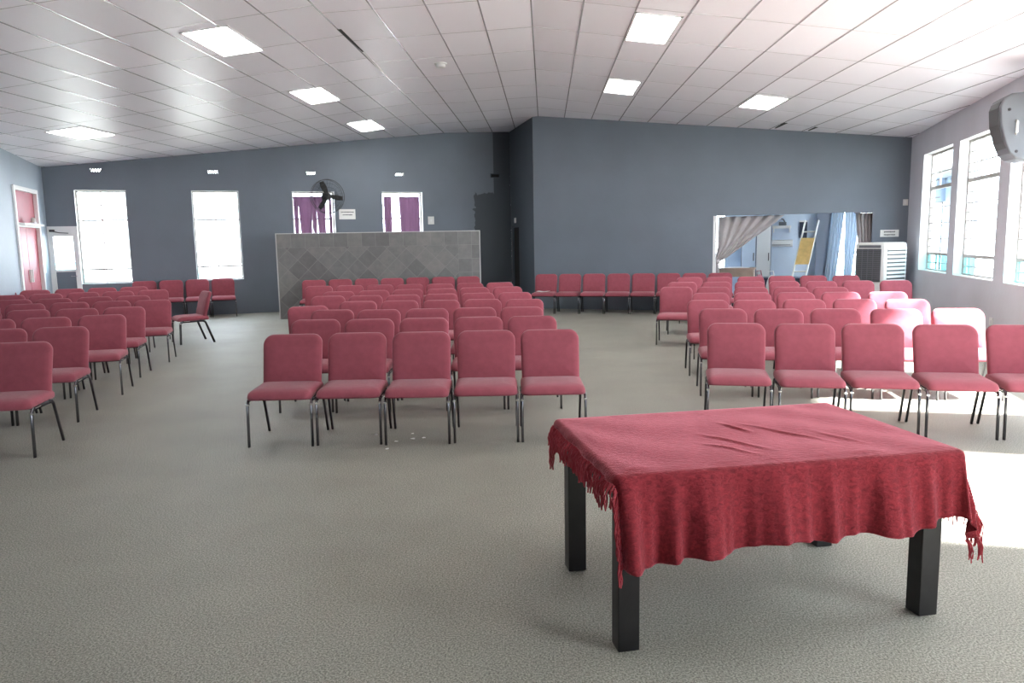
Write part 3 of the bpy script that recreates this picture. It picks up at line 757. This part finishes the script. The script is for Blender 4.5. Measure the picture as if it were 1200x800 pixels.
t, w, h, y, zl = window('window_8', R0 + out_b * BN, DR, out_b, 6.57, 8.98, .55, 2.35, .06, 'bright window of the back room behind a sheer curtain', [(1.2, .03), (1.8, .018)], [], [(.5, .58, 2.3)], M['frame_steel'])
mb = MB(); mb.box(.01, w - .01, .057, .063, .01, .2); mb.build('lower_glass', M['glass_blue'], t)
# bright strip window left of the drape, in the left part of the far wall is hidden by the drape; the opening edge has a white jamb
mb = MB(); mb.box(-.0, .05, .0, .16, 0, OPZ); o = mb.build('trim_2', M['white']); o.matrix_world = Matrix.Translation(bk(OP0, 0)) @ Matrix.Rotation(RZ, 4, 'Z'); tag(o, 'white jamb of the opening', kind='structure')
# drape tied back to the left
t = empty('drape', bk(0, 0), RZ, label='grey pleated drape tied back to the left side of the opening', cat='curtain', group='grey drapes in the opening')
mb = MB()
def tied(i, j):
    # i across, j from bottom (0) to top (1); gathered at the tie
    zt, zb = 2.05, 1.08
    ut0, ut1 = 4.20, 5.55; ub0, ub1 = 4.13, 4.24
    s = j
    a = ub0 + (ut0 - ub0) * min(1, s * 3)
    k = s ** 1.0
    b = ub1 + (ut1 - ub1) * (k ** .80)
    x = a + (b - a) * i
    lift = .0 + .10 * i * (1 - s)
    z = zb + (zt - zb) * s + lift * sin(pi * s) 
    yy = .22 + .035 * sin(2 * pi * 6.0 * i + .4 * s) * (.35 + .65 * s) + .05 * (1 - s) * sin(pi * i)
    return (x, yy, z)
mb.grid(tied, 72, 24); add_solid(mb.build('gathered_cloth', M['taupe'], t, smooth=True), .006)
mb = MB(); mb.loft([[(4.17 + r * cos(2 * pi * k / 16), .22 + r * .6 * sin(2 * pi * k / 16), z) for k in range(16)] for r, z in ((.05, 1.12), (.085, 1.09), (.085, 1.05), (.05, 1.02))]); mb.build('tie_band', M['taupe'], t, auto=.8)
mb = MB(); drape(mb, (4.14, 4.22), (4.12, 4.26), .45, 1.03, .22, 3, .02); add_solid(mb.build('hanging_tail', M['taupe'], t, smooth=True), .006)
mb = MB(); mb.tube([(4.0, .22, 2.08), (7.4, .22, 2.08)], .012); mb.build('rail', M['steel'], t)
t = empty('drape', bk(0, 0), RZ, label='grey drape hanging at the right side of the opening behind the air cooler', cat='curtain', group='grey drapes in the opening')
mb = MB(); drape(mb, (6.93, 7.3), (7.12, 7.3), .35, 2.05, .22, 5, .03); add_solid(mb.build('cloth', M['taupe'], t, smooth=True), .006)
mb = MB(); mb.tube([(6.9, .22, 2.06), (7.32, .22, 2.06)], .008); mb.build('rail', M['steel'], t)
t = empty('sheer_curtain', bk(0, .35), RZ, label='sheer white curtain in front of the back room window', cat='curtain')
mb = MB(); drape(mb, (6.56, 6.84), (6.40, 6.66), .3, 2.35, 2.9, 4, .03); add_solid(mb.build('gathered_panel', M['sheer'], t, smooth=True))
mb = MB(); drape(mb, (6.84, 7.2), (6.86, 7.0), .3, 2.35, 2.92, 5, .02); add_solid(mb.build('loose_panel', M['sheer'], t, smooth=True))
mb = MB(); mb.tube([(6.5, 2.9, 2.36), (8.6, 2.9, 2.36)], .01); mb.build('curtain_rail', M['steel'], t)
# desk with papers
t = empty('desk', bk(4.5, 1.35), RZ, label='pale wooden desk inside the opening below the tied drape', cat='desk')
mb = MB(); mb.box(-.38, .42, -.3, .3, .86, .90); mb.build('desk_top', M['wood'], t, bevel=.004)
mb = MB(); mb.box(-.36, .40, -.28, .28, .70, .86); mb.build('drawer_case', M['wood'], t)
for sx in (-.33, .37):
    for sy in (-.25, .25):
        mb = MB(); mb.box(sx - .03, sx + .03, sy - .03, sy + .03, 0, .70); mb.build('leg', M['wood'], t)
t = empty('paper_stack', bk(4.5, 1.33, .90), RZ + R(6), label='loose white papers spread on the desk in the back room', cat='papers')
for k, (x, y, r, z) in enumerate(((-.12, 0, 5, 0), (.12, -.02, -12, 0), (0., .05, 20, .008))):
    mb = MB(); mb.box(-.16, .16, -.11, .11, z, z + .008, Matrix.Translation((x, y, 0)) @ Matrix.Rotation(R(r), 4, 'Z')); mb.build('sheet', M['paper'], t)
# white cupboard door panels on the far wall
t = empty('tall_cupboard', bk(4.86, BN - .42), RZ, label='tall pale cupboard against the far wall of the back room', cat='cupboard')
mb = MB(); mb.box(-.42, .30, 0, .4, 0, 2.0); mb.build('carcass', M['back_grey'], t, bevel=.004)
for s, m in ((-.40, M['back_blue']), (-.04, M['white'])):
    mb = MB(); mb.box(s, s + .33, -.02, 0, .06, 1.95); dd_ = mb.build('cupboard_door', m, t, bevel=.003)
    mb = MB(); mb.box(s + .28, s + .30, -.045, -.02, 1.0, 1.2); mb.build('handle', M['steel'], dd_)
# wall shelf with a small thing on it
t = empty('wall_shelf', bk(5.39, BN - .0, 1.84), RZ, label='white shelf high on the far wall of the back room', cat='shelf')
mb = MB(); mb.box(-.22, .22, -.22, 0, -.04, .03); mb.build('shelf_board', M['white'], t)
mb = MB(); mb.box(-.2, -.18, -.18, 0, -.14, -.04); mb.box(.18, .2, -.18, 0, -.14, -.04); mb.build('shelf_bracket', M['white'], t)
t = empty('small_projector', bk(5.42, BN - .11, 1.87), RZ, label='small grey device standing on the high white shelf', cat='device')
mb = MB(); mb.box(-.1, .08, -.07, .07, 0, .09); mb.build('body', M['plastic_grey'], t, bevel=.008)
mb = MB(); mb.tube([(.04, -.0, .09), (.0, -.02, .16), (-.04, -.04, .17)], .018); mb.build('arm', M['plastic_grey'], t)
t = empty('wall_heater', bk(5.39, BN, 1.43), RZ, label='white wall mounted unit below the high shelf', cat='heater')
mb = MB(); mb.loft([[(x, yy, z) for yy, z in ((0, -.09), (-.12, -.075), (-.15, -.02), (-.14, .05), (-.1, .08), (0, .085))] for x in (-.27, .27)]); mb.build('unit_body', M['white'], t, bevel=.006)
mb = MB(); mb.box(-.22, .22, -.15, -.135, -.05, -.03); mb.build('outlet_slot', M['grey_metal'], t)
t = empty('socket_box', bk(5.9, BN, 1.75), RZ, label='grey electrical box on the far wall behind the ladder', cat='switch')
mb = MB(); mb.box(-.09, .09, -.05, 0, -.2, .2); mb.build('box_body', M['navy'], t, bevel=.004)
mb = MB(); mb.box(-.1, .1, -.06, 0, .2, .235); mb.build('box_lid', M['white'], t)
# step ladder leaning against the far wall with a plywood board
t = empty('stepladder', bk(5.9, 1.0), RZ, label='pale ladder leaning in the back room with a yellow board', cat='ladder')
ra0, ra1 = Vector((-.30, -.2, 0)), Vector((.06, .75, 1.95)); rb0, rb1 = Vector((-.02, -.2, 0)), Vector((.34, .75, 1.95))
for a, b in ((ra0, ra1), (rb0, rb1)):
    mb = MB(); mb.tube([a, b], .028, .018, n=8); mb.build('rail', M['offwhite'], t)
for k in range(6):
    f = .12 + .15 * k; mb = MB(); mb.tube([ra0.lerp(ra1, f), rb0.lerp(rb1, f)], .016); mb.build('rung', M['offwhite'], t)
t2 = empty('plywood_board', bk(5.9, 1.0), RZ, label='yellow plywood board propped on the ladder', cat='board')
mb = MB(); q0, q1, q2, q3 = ra0.lerp(ra1, .50), rb0.lerp(rb1, .50), rb0.lerp(rb1, .80), ra0.lerp(ra1, .80)
off = Vector((0, -.05, 0)); mb.add([q0 + off, q1 + off, q2 + off, q3 + off, q0 + off * 1.4, q1 + off * 1.4, q2 + off * 1.4, q3 + off * 1.4], [(0, 1, 2, 3), (4, 5, 6, 7), (0, 1, 5, 4), (1, 2, 6, 5), (2, 3, 7, 6), (3, 0, 4, 7)])
mb.build('board_sheet', M['yellow_wood'], t2)
# dark chest and odds and ends on the floor
t = empty('storage_chest', bk(5.42, 2.5), RZ, label='dark blue chest on the floor along the far wall of the back room', cat='chest')
mb = MB(); mb.box(-.65, .75, -.3, .3, .02, .56); mb.build('chest_body', M['navy'], t, bevel=.01)
mb = MB(); mb.box(-.67, .77, -.32, .32, .56, .62); mb.build('chest_lid', M['navy'], t, bevel=.01)
for k, (u, n, s, m, lb) in enumerate(((4.98, 1.9, .14, 'pink', 'dull pink bundle piled on the back room floor beside the desk'), (5.27, 1.6, .13, 'paper', 'white crumpled bag on the back room floor beside the pink bundle'))):
    t = empty('cloth_bundle' if k == 0 else 'crumpled_bag', bk(u, n), RZ, label=lb, cat='bundle' if k == 0 else 'bag')
    mb = MB(); rg_ = random.Random(k + 5)
    ph = [rg_.uniform(0, 6) for _ in range(4)]
    mb.loft([[(r * (1 + .12 * sin(3 * a + ph[0] + z * 4)) * cos(a), r * (1 + .12 * sin(4 * a + ph[1])) * sin(a), z) for a in [2 * pi * q / 18 for q in range(18)]] for r, z in ((s * .8, 0), (s, .1), (s * 1.05, .35), (s * .85, .55), (s * .5, .68), (s * .15, .72))])
    mb.build('folded_body', M[m], t, smooth=True)
    mb = MB(); mb.tube([(-.05, 0, .69), (-.06, -.02, .8), (.03, .0, .81), (.05, 0, .69)], .014); mb.build('loop', M[m], t, smooth=True)

# ------------------------------------------------------------------ the table and its cloth
TANG = R(13.1); TF = Vector((.27, 2.82)); TWD, TDP, TZ = 1.425, .84, .725
t = empty('low_table', (TF.x, TF.y, 0), TANG, label='black wooden table with square legs under the red cloth', cat='table')
for (x, y) in ((0, 0), (TWD - .088, 0), (0, TDP - .085), (TWD - .088, TDP - .085)):
    mb = MB(); mb.box(x, x + .088, y, y + .085, 0, TZ - .03); mb.build('leg', M['black_wood'], t, bevel=.004)
mb = MB(); mb.box(-.01, TWD + .01, -.015, TDP + .05, TZ - .03, TZ); mb.build('tabletop', M['black_wood'], t, bevel=.004)
mb = MB()
for (a, b, c, d) in ((.088, TWD - .088, .01, .035), (.088, TWD - .088, TDP - .035, TDP - .01), (.01, .035, .085, TDP - .085), (TWD - .035, TWD - .01, .085, TDP - .085)): mb.box(a, b, c, d, TZ - .13, TZ - .03)
mb.build('apron', M['black_wood'], t)

X0, X1, Y0, Y1 = -.005, TWD + .035, -.02, TDP + .07      # edges the cloth bends over
OL, OR_, OF, OB = .045, .27, .33, .20                 # overhang left, right, front, back
rb_ = .022
rn = random.Random(11)
def bend(d):
    """overhang length -> (outward, downward) over a rounded edge"""
    if d <= 0: return 0., 0.
    q = rb_ * pi / 2
    if d < q: a = d / rb_; return rb_ * sin(a), rb_ * (1 - cos(a))
    return rb_, rb_ + d - q
def clothpt(a, b, raw=False):
    zt = TZ + .006
    dx = X0 - a if a < X0 else (a - X1 if a > X1 else 0.)
    sx = -1 if a < X0 else 1
    dy = Y0 - b if b < Y0 else (b - Y1 if b > Y1 else 0.)
    sy = -1 if b < Y0 else 1
    x = min(max(a, X0), X1); y = min(max(b, Y0), Y1)
    d = math.hypot(dx, dy)
    if d > 0:
        nx, ny = sx * dx / d, sy * dy / d
        o, dn = bend(d)
        fall = min(1, dn / .34)
        fold = 0.
        if dy > 0 or dx > 0:
            s = a if dy >= dx else b
            rdg = lambda q: (.5 + .5 * sin(q)) ** 2.2
            fold = fall ** .85 * (.062 * rdg(17 * s + 1.1 + 1.6 * sin(3 * s)) + .042 * rdg(31 * s + .5 + 2 * sin(4 * s)) + .018 * rdg(58 * s + 2)) + fall * .008
            if dy > 0 and dx > 0:      # the corner falls in a cone
                ang = math.atan2(dy, dx); fold = fold * .5 + fall * (.03 + .018 * sin(5 * ang))
        x += nx * (o + fold); y += ny * (o + fold)
        z = zt - dn
        return Vector((x, y, z))
    # wrinkles lying on the top, running across from the middle
    wz = .0022 * sin(9 * a + 14 * b + 2 * sin(5 * a)) + .0016 * sin(31 * a - 12 * b)
    for (cx, cy, ln, an, hgt) in ((.62, .30, .26, 118, .009), (.92, .38, .32, 122, .008), (.74, .52, .14, 115, .010), (.55, .20, .2, 124, .007), (1.1, .26, .2, 112, .005)):
        ca, sa = cos(R(an)), sin(R(an)); l = (a - cx) * ca + (b - cy) * sa; q = -(a - cx) * sa + (b - cy) * ca
        if abs(l) < ln: wz += hgt * math.exp(-(q / .011) ** 2) * (cos(pi * l / ln / 2) ** 2)
    edge = min(1, min(a - X0, X1 - a, b - Y0, Y1 - b) / .05)
    return Vector((x, y, zt + .004 + wz * max(0, edge) - .004 * (1 - max(0, min(1, edge)))))
hem = lambda a: .012 * sin(7 * a + .4) + .008 * sin(17 * a)
A0, A1, B0, B1 = X0 - OL, X1 + OR_, Y0 - OF, Y1 + OB
mb = MB(); nu, nv = 190, 150
def cf(i, j):
    a = A0 + (A1 - A0) * i; b = B0 + (B1 - B0) * j
    if b < Y0: b = Y0 + (b - Y0) * (1 + (hem(a) - .05 * (a / TWD - .42)) / OF)
    return clothpt(a, b)
mb.grid(cf, nu, nv)
cl = empty('tablecloth', (TF.x, TF.y, 0), TANG, label='crushed red velvet cloth with fringed ends draped over the black table', cat='tablecloth')
o = mb.build('cloth', M['velvet'], cl, smooth=True); md = add_solid(o, .004)
# fringe: knotted yarn along the two short ends
def strand(mb, p, out, L, j):
    r = random.Random(j); pts = []; sw = r.uniform(-.02, .02); cu = r.uniform(.3, 1.)
    ph = r.uniform(0, 6)
    for k in range(6):
        f = k / 5
        o_ = out * (.03 * sin(min(1, f * 2) * pi / 2) * cu)
        pts.append(p + o_ + Vector((sw * f * .3 + .004 * sin(ph + 7 * f), sw * f + .004 * cos(ph + 6 * f), -L * f + .004)))
    mb.tube(pts, .0034, n=4)
for nm, aa, sgn in (('fringe', A0, -1), ('fringe', A1, 1)):
    mb = MB(); n = 250
    for k in range(n):
        b = B0 + (B1 - B0) * (k + random.uniform(-.3, .3)) / n
        bb = b if b >= Y0 else Y0 + (b - Y0) * (1 + (hem(aa) - .035 * (aa / TWD - .5)) / OF)
        p = clothpt(aa, bb); q = clothpt(aa - sgn * .01, bb); dz = (p - q).normalized()
        L = random.uniform(.07, .115)
        out = Vector((sgn, 0, 0)) if b > Y0 - .02 else Vector((sgn * .6, -.5, 0))
        strand(mb, p, out, L, k)
    f = mb.build(nm, M['fringe'], cl); f['kind'] = 'stuff'
# ------------------------------------------------------------------ chairs
def chair_parts():
    d = []
    # seat: padded, rounded, with a falling front edge
    mb = MB(); rings = []
    for i, z in ((.03, .385), (.006, .388), (0, .40), (0, .425), (.006, .444), (.02, .456), (.05, .463), (.11, .467)):
        ring = []
        for x, y in rrect(.516 - 2 * i, .50 - 2 * i, (.055 - i * .3, .055 - i * .3, .04, .04), 5):
            y -= .035
            zz = z - (.028 * max(0, (-.13 - y) / .155) ** 2 if z > .41 else .004 * (y < -.1))
            zz -= .006 * max(0, 1 - (x / .15) ** 2) * (z > .45) * .6
            ring.append((x, y, zz))
        rings.append(ring)
    mb.loft(rings); d.append(('seat', mb.mesh('chair_seat', M['fabric'], True)))
    # backrest: rounded shoulders, lumbar curve, raked
    mb = MB(); rings = []
    Wb, Hb = .505, .45
    for i, t in ((.03, 0), (.008, .004), (0, .016), (0, .038), (.007, .052), (.022, .060), (.055, .065), (.12, .068)):
        ring = []
        for x, zz in rrect(Wb - 2 * i, Hb - 2 * i, (.03, .03, .085 - i * .5, .085 - i * .5), 7):
            f = (zz + Hb / 2) / Hb
            y = .175 + .115 * f ** 1.15 - .022 * sin(pi * min(1, f * 1.15)) - t - .012 * (abs(x) / .24) ** 2.2
            ring.append((x * (1 - .03 * (1 - f)), y + .02, .40 + (zz + Hb / 2)))
        rings.append(ring)
    # even the big flat faces out into a grid so the curve shows
    mb.loft(rings, cap=False)
    n = len(rings[0])
    for ring, sgn in ((rings[0], 1), (rings[-1], -1)):
        xs = [p[0] for p in ring]; zs = [p[2] for p in ring]
        c = Vector((0, sum(p[1] for p in ring) / n, (min(zs) + max(zs)) / 2))
        prev = ring
        for s in (.75, .5, .25):
            nxt = []
            for p in ring:
                x = p[0] * s; z = c.z + (p[2] - c.z) * s; f = (z - .40) / Hb
                tt = 0 if sgn == 1 else .070
                nxt.append((x, .175 + .115 * max(f, 0) ** 1.15 - .022 * sin(pi * min(1, f * 1.15)) - tt - .012 * (abs(x) / .24) ** 2.2 + .02, z))
            mb.loft([prev, nxt], cap=False); prev = nxt
        mb.add(prev, [tuple(range(n))])
    me = mb.mesh('chair_backrest', M['fabric'], True)
    bm = bmesh.new(); bm.from_mesh(me); bmesh.ops.remove_doubles(bm, verts=bm.verts, dist=1e-5); bmesh.ops.recalc_face_normals(bm, faces=bm.faces); bm.to_mesh(me); bm.free()
    d.append(('backrest', me))
    # frame: side rails, cross bars, uprights behind the back
    mb = MB()
    for s in (-1, 1):
        mb.tube([(s * .254, -.20, .375), (s * .254, .10, .375), (s * .254, .13, .368)], .016, .010, n=8)
        mb.tube([(s * .16, .12, .378), (s * .16, .205, .39), (s * .16, .215, .46), (s * .16, .243, .60), (s * .16, .275, .70)], .014, .007, n=8, side=(1, 0, 0))
    mb.tube([(-.254, -.16, .374), (.254, -.16, .374)], .012); mb.tube([(-.254, .10, .374), (.254, .10, .374)], .012)
    d.append(('frame', mb.mesh('chair_frame', M['steel'], True)))
    for s in (-1, 1):
        mb = MB(); mb.tube([(s * .254, -.20, .378), (s * .255, -.235, .366), (s * .255, -.25, .34), (s * .256, -.265, .0)], .0105, .0185, n=10, side=(1, 0, 0))
        d.append(('leg', mb.mesh('chair_front_leg', M['dark_chrome'], True)))
        mb = MB(); mb.tube([(s * .254, .06, .378), (s * .255, .115, .374), (s * .255, .15, .35), (s * .256, .275, .0)], .0105, .0185, n=10, side=(1, 0, 0))
        d.append(('leg', mb.mesh('chair_rear_leg', M['steel'], True)))
        mb = MB(); mb.box(s * .254 - .012, s * .254 + .012, -.268, -.228, .336, .352); mb.box(s * .263 - .005, s * .263 + .005, -.20, -.10, .376, .386)
        d.append(('coupling_clip', mb.mesh('chair_clip', M['chrome'], False, .002)))
    return d
PARTS = chair_parts()
def chair(x, y, a, label, group):
    t = empty('padded_chair', (x, y, 0), a, label=label, cat='chair', group=group)
    for nm, me in PARTS:
        o = bpy.data.objects.new(nm, me); COL.objects.link(o); o.parent = t
        if nm == 'coupling_clip': o['label'] = 'chrome coupling clip'
    return t
ROWS = {'R1': [(1.653, 6.574, -9.7), (2.217, 6.461, -9.7), (2.773, 6.396, -9.7), (3.32, 6.272, -9.7), (3.882, 6.192, -9.7)],
 'R2': [(1.868, 7.979, -7.3), (2.429, 7.88, -7.3), (3.004, 7.833, -7.3), (3.578, 7.724, -7.3), (4.178, 7.686, -7.3)],
 'R3': [(1.963, 9.149, -5.4), (2.507, 9.079, -5.4), (3.096, 9.061, -5.4), (3.678, 9.015, -5.4), (4.246, 8.911, -5.4)],
 'R4': [(2.255, 10.379, -5.9), (2.817, 10.334, -5.9), (3.378, 10.251, -5.9), (3.961, 10.201, -5.9), (4.562, 10.149, -5.9)],
 'R5': [(1.988, 11.776, -13.2), (2.536, 11.647, -13.2), (3.069, 11.474, -13.2), (3.635, 11.389, -13.2), (4.178, 11.262, -13.2)],
 'R6': [(2.338, 13.057, -6.8), (2.911, 13.011, -6.8), (3.471, 12.966, -6.8), (4.042, 12.919, -6.8), (4.606, 12.757, -6.8), (5.205, 12.735, -6.8), (5.792, 12.671, -6.8)],
 'R7': [(2.791, 14.698, -2.3), (3.338, 14.642, -2.3), (3.936, 14.592, -2.3), (4.541, 14.645, -2.3), (5.135, 14.624, -2.3), (5.714, 14.53, -2.3)],
 'RW': [(-0.109, 17.03, -10.6),
        (0.435, 16.928, -10.6),
        (0.974, 16.827, -10.6),
        (1.518, 16.726, -10.6),
        (2.062, 16.624, -10.6),
        (2.605, 16.522, -10.6),
        (3.153, 16.419, -10.6),
        (3.696, 16.318, -10.6)],
 'H': [(-2.164, 6.139, 3.1), (-1.617, 6.187, 3.1), (-1.061, 6.192, 3.1), (-0.508, 6.24, 3.1), (0.041, 6.261, 3.1)],
 'G': [(-2.342, 7.371, 2.8), (-1.783, 7.354, 2.8), (-1.232, 7.397, 2.8), (-0.68, 7.44, 2.8), (-0.132, 7.464, 2.8)],
 'F': [(-2.87, 9.08, 22.0), (-2.484, 8.485, 2.1), (-1.925, 8.434, 2.1), (-1.373, 8.485, 2.1), (-0.822, 8.536, 2.1), (-0.272, 8.538, 2.1)],
 'E': [(-2.497, 9.727, 0.4), (-1.943, 9.751, 0.4), (-1.389, 9.742, 0.4), (-0.841, 9.802, 0.4), (-0.282, 9.723, 0.4)],
 'D': [(-3.193, 10.82, 5.4), (-2.639, 10.841, 5.4), (-2.082, 10.861, 5.4), (-1.536, 10.964, 5.4), (-0.991, 11.03, 5.4), (-0.437, 11.05, 5.4)],
 'C': [(-3.276, 11.845, 13.3), (-2.742, 12.006, 13.3), (-2.213, 12.172, 13.3), (-1.661, 12.24, 13.3), (-1.137, 12.412, 13.3), (-0.585, 12.48, 13.3)],
 'B': [(-4.134, 13.497, 5.0), (-3.585, 13.584, 5.0), (-3.029, 13.608, 5.0), (-2.477, 13.636, 5.0), (-1.924, 13.66, 5.0), (-1.377, 13.753, 5.0), (-0.832, 13.823, 5.0)],
 'A': [(-4.919, 15.848, 10.6),
       (-4.388, 15.997, 10.6),
       (-3.839, 16.095, 10.6),
       (-3.285, 16.135, 10.6),
       (-2.763, 16.335, 10.6),
       (-2.204, 16.375, 10.6),
       (-1.658, 16.446, 10.6)],
 'L1': [(-4.309, 5.799, 12.0)],
 'L2': [(-5.248, 6.839, 14), (-4.706, 6.964, 14)],
 'L3': [(-6.048, 7.815, 18), (-5.532, 8.003, 18), (-5.018, 8.222, 18)],
 'L4': [(-7.012, 8.901, 15), (-6.484, 9.051, 15), (-5.923, 9.166, 15), (-5.389, 9.318, 15)],
 'L5': [(-7.76, 9.905, 17), (-7.238, 10.085, 17), (-6.711, 10.266, 17), (-6.182, 10.416, 17), (-5.638, 10.527, 17)],
 'L6': [(-8.034, 10.979, 20), (-7.49, 11.113, 20), (-7.009, 11.394, 20), (-6.465, 11.528, 20)],
 'L7': [(-8.94, 12.137, 23), (-8.446, 12.377, 23), (-7.952, 12.629, 23), (-7.422, 12.806, 23), (-6.943, 13.093, 23)],
 'L8': [(-9.953, 13.347, 23), (-9.422, 13.52, 23), (-8.955, 13.827, 23), (-8.446, 14.043, 23), (-7.908, 14.201, 23)],
 'LW': [(-8.608, 15.664, 23.0), (-8.097, 15.866, 23.0), (-7.579, 16.07, 23.0), (-7.068, 16.279, 23.0)]}
ORD = ['leftmost', 'second from the left', 'third from the left', 'fourth from the left', 'fifth from the left', 'sixth from the left', 'seventh from the left', 'eighth from the left']
def ordn(i, n):
    if i == n - 1: return 'rightmost'
    if i == n - 2 and n > 3: return 'second from the right'
    return ORD[i]
FROM_AISLE = ['at the aisle end', 'second from the aisle', 'third from the aisle', 'fourth from the aisle', 'fifth from the aisle']
NTH = ['front', 'second', 'third', 'fourth', 'fifth', 'sixth', 'seventh', 'eighth']
for k, key in enumerate('HGFEDCB'):
    L = ROWS[key]
    for i, (x, y, a) in enumerate(L):
        lb = 'burgundy padded chair, %s in the %s row of the middle block' % (ordn(i, len(L)), NTH[k])
        if key == 'F' and i == 0: lb = 'burgundy padded chair turned askew at the left end of the third middle row'
        chair(x, y, R(a), lb, 'chairs in the middle block')
for i, (x, y, a) in enumerate(ROWS['A']):
    chair(x, y, R(a), 'burgundy padded chair, %s in the row against the slate tiled partition' % ordn(i, 7), 'chairs in the middle block')
for k in range(7):
    L = ROWS['R%d' % (k + 1)]
    for i, (x, y, a) in enumerate(L):
        chair(x, y, R(a), 'burgundy padded chair, %s in the %s row of the right block' % (ordn(i, len(L)), NTH[k]), 'chairs in the right block')
for k in range(8):
    L = ROWS['L%d' % (k + 1)]
    for i, (x, y, a) in enumerate(L):
        chair(x, y, R(a), 'burgundy padded chair, %s in the %s row of the left block' % (FROM_AISLE[len(L) - 1 - i], NTH[k]), 'chairs in the left block')
for i in range(8):
    x, y = -.03 + .543 * i * cos(R(10.6)), 17.0 - .543 * i * sin(R(10.6))
    lb = 'burgundy padded chair, %s in the row along the plain dark back wall' % ordn(i, 8)
    if i == 0: lb = 'burgundy padded chair by the recess with white papers on its seat'
    chair(x, y, R(-10.6), lb, 'chairs along the dark back wall')
for i in range(4):
    q = on_wall(L0, DL, 1.841 + .553 * i, .42); x, y = q.x, q.y
    chair(x, y, LANG, 'burgundy padded chair, %s in the row under the bright left back windows' % ordn(i, 4), 'chairs under the bright windows')
chair(-5.99, 12.53, R(-50), 'burgundy padded chair standing apart in the left aisle, turned sideways', 'chairs in the left block')

# papers left on the first wall chair, scraps on the carpet
t = empty('open_booklet', (-.06, 16.93, .470), R(-20), label='open white booklet lying on the wall chair by the recess', cat='booklet')
for s in (-1, 1):
    mb = MB(); mb.box(min(0, s * .13), max(0, s * .13), -.09, .09, 0, .006, Matrix.Rotation(R(-6 * s), 4, 'Y')); mb.build('page', M['paper'], t)
t = empty('paper_bit', (-1.19, 6.02, .462), 0, label='tiny white scrap on the seat of the middle chair in the front row', cat='paper scrap')
mb = MB(); mb.add([(-.012, -.006, .001), (.012, -.008, .003), (.015, .006, .001), (-.006, .009, .003), (-.012, -.006, 0.), (.012, -.008, .001), (.015, .006, 0.), (-.006, .009, .001)], [(0, 1, 2, 3), (7, 6, 5, 4), (0, 4, 5, 1), (1, 5, 6, 2), (2, 6, 7, 3), (3, 7, 4, 0)]); mb.build('scrap', M['paper'], t)
for k, (x, y) in enumerate(((-1.46, 6.25), (-1.15, 6.27), (-1.12, 6.10), (-1.24, 6.02), (-1.03, 6.13), (-1.27, 5.80))):
    mb = MB(); r_ = random.Random(k); s = r_.uniform(.8, 1.3)
    P = [(-.016 * s, -.007, .002), (.012 * s, -.012, .004), (.018 * s, .006, .002), (.002, .013 * s, .006), (-.014, .008, .003)]
    mb.add(P + [(a, b, 0) for a, b, c in P], [(0, 1, 2, 3, 4), (9, 8, 7, 6, 5)] + [(i, 5 + i, 5 + (i + 1) % 5, (i + 1) % 5) for i in range(5)])
    o = mb.build('paper_scrap', M['paper']); o.location = (x, y, 0); o.rotation_euler.z = r_.uniform(0, 6)
    tag(o, 'small white paper scrap on the carpet before the middle front chairs', 'paper scrap', 'paper scraps on the carpet')

# ------------------------------------------------------------------ light, sky, camera
w = bpy.data.worlds.new('sky'); SC.world = w; w.use_nodes = True
bg = w.node_tree.nodes['Background']; bg.inputs[0].default_value = (.86, .93, 1., 1); bg.inputs[1].default_value = SKY
sun = bpy.data.lights.new('sun', 'SUN'); sun.energy = SUN; sun.angle = R(4); sun.color = (1, .98, .95)
so = bpy.data.objects.new('sun', sun); COL.objects.link(so)
tosun = Vector((1, -.22, 1.10)).normalized()
so.rotation_euler = tosun.to_track_quat('Z', 'Y').to_euler()

cam = bpy.data.cameras.new('camera'); co = bpy.data.objects.new('camera', cam); COL.objects.link(co); SC.camera = co
cam.sensor_width = 36; cam.sensor_fit = 'HORIZONTAL'; cam.lens = CAMF / 1200 * 36; cam.clip_start = .05; cam.clip_end = 500
rt, up, fw = CAMR
mw = Matrix((( *[rt[0], up[0], -fw[0]], EYE.x), (*[rt[1], up[1], -fw[1]], EYE.y), (*[rt[2], up[2], -fw[2]], EYE.z), (0, 0, 0, 1)))
co.matrix_world = mw

SC.view_settings.view_transform = 'Standard'; SC.view_settings.look = 'None'; SC.view_settings.gamma = 1
SC.view_settings.use_curve_mapping = False
SC.view_settings.exposure = EXPOSURE
SC.cycles.max_bounces = 10; SC.cycles.diffuse_bounces = 6; SC.cycles.glossy_bounces = 4; SC.cycles.transparent_max_bounces = 12; SC.cycles.transmission_bounces = 6
SC.cycles.sample_clamp_indirect = 8; SC.cycles.caustics_reflective = False; SC.cycles.caustics_refractive = False
SC.cycles.use_denoising = True
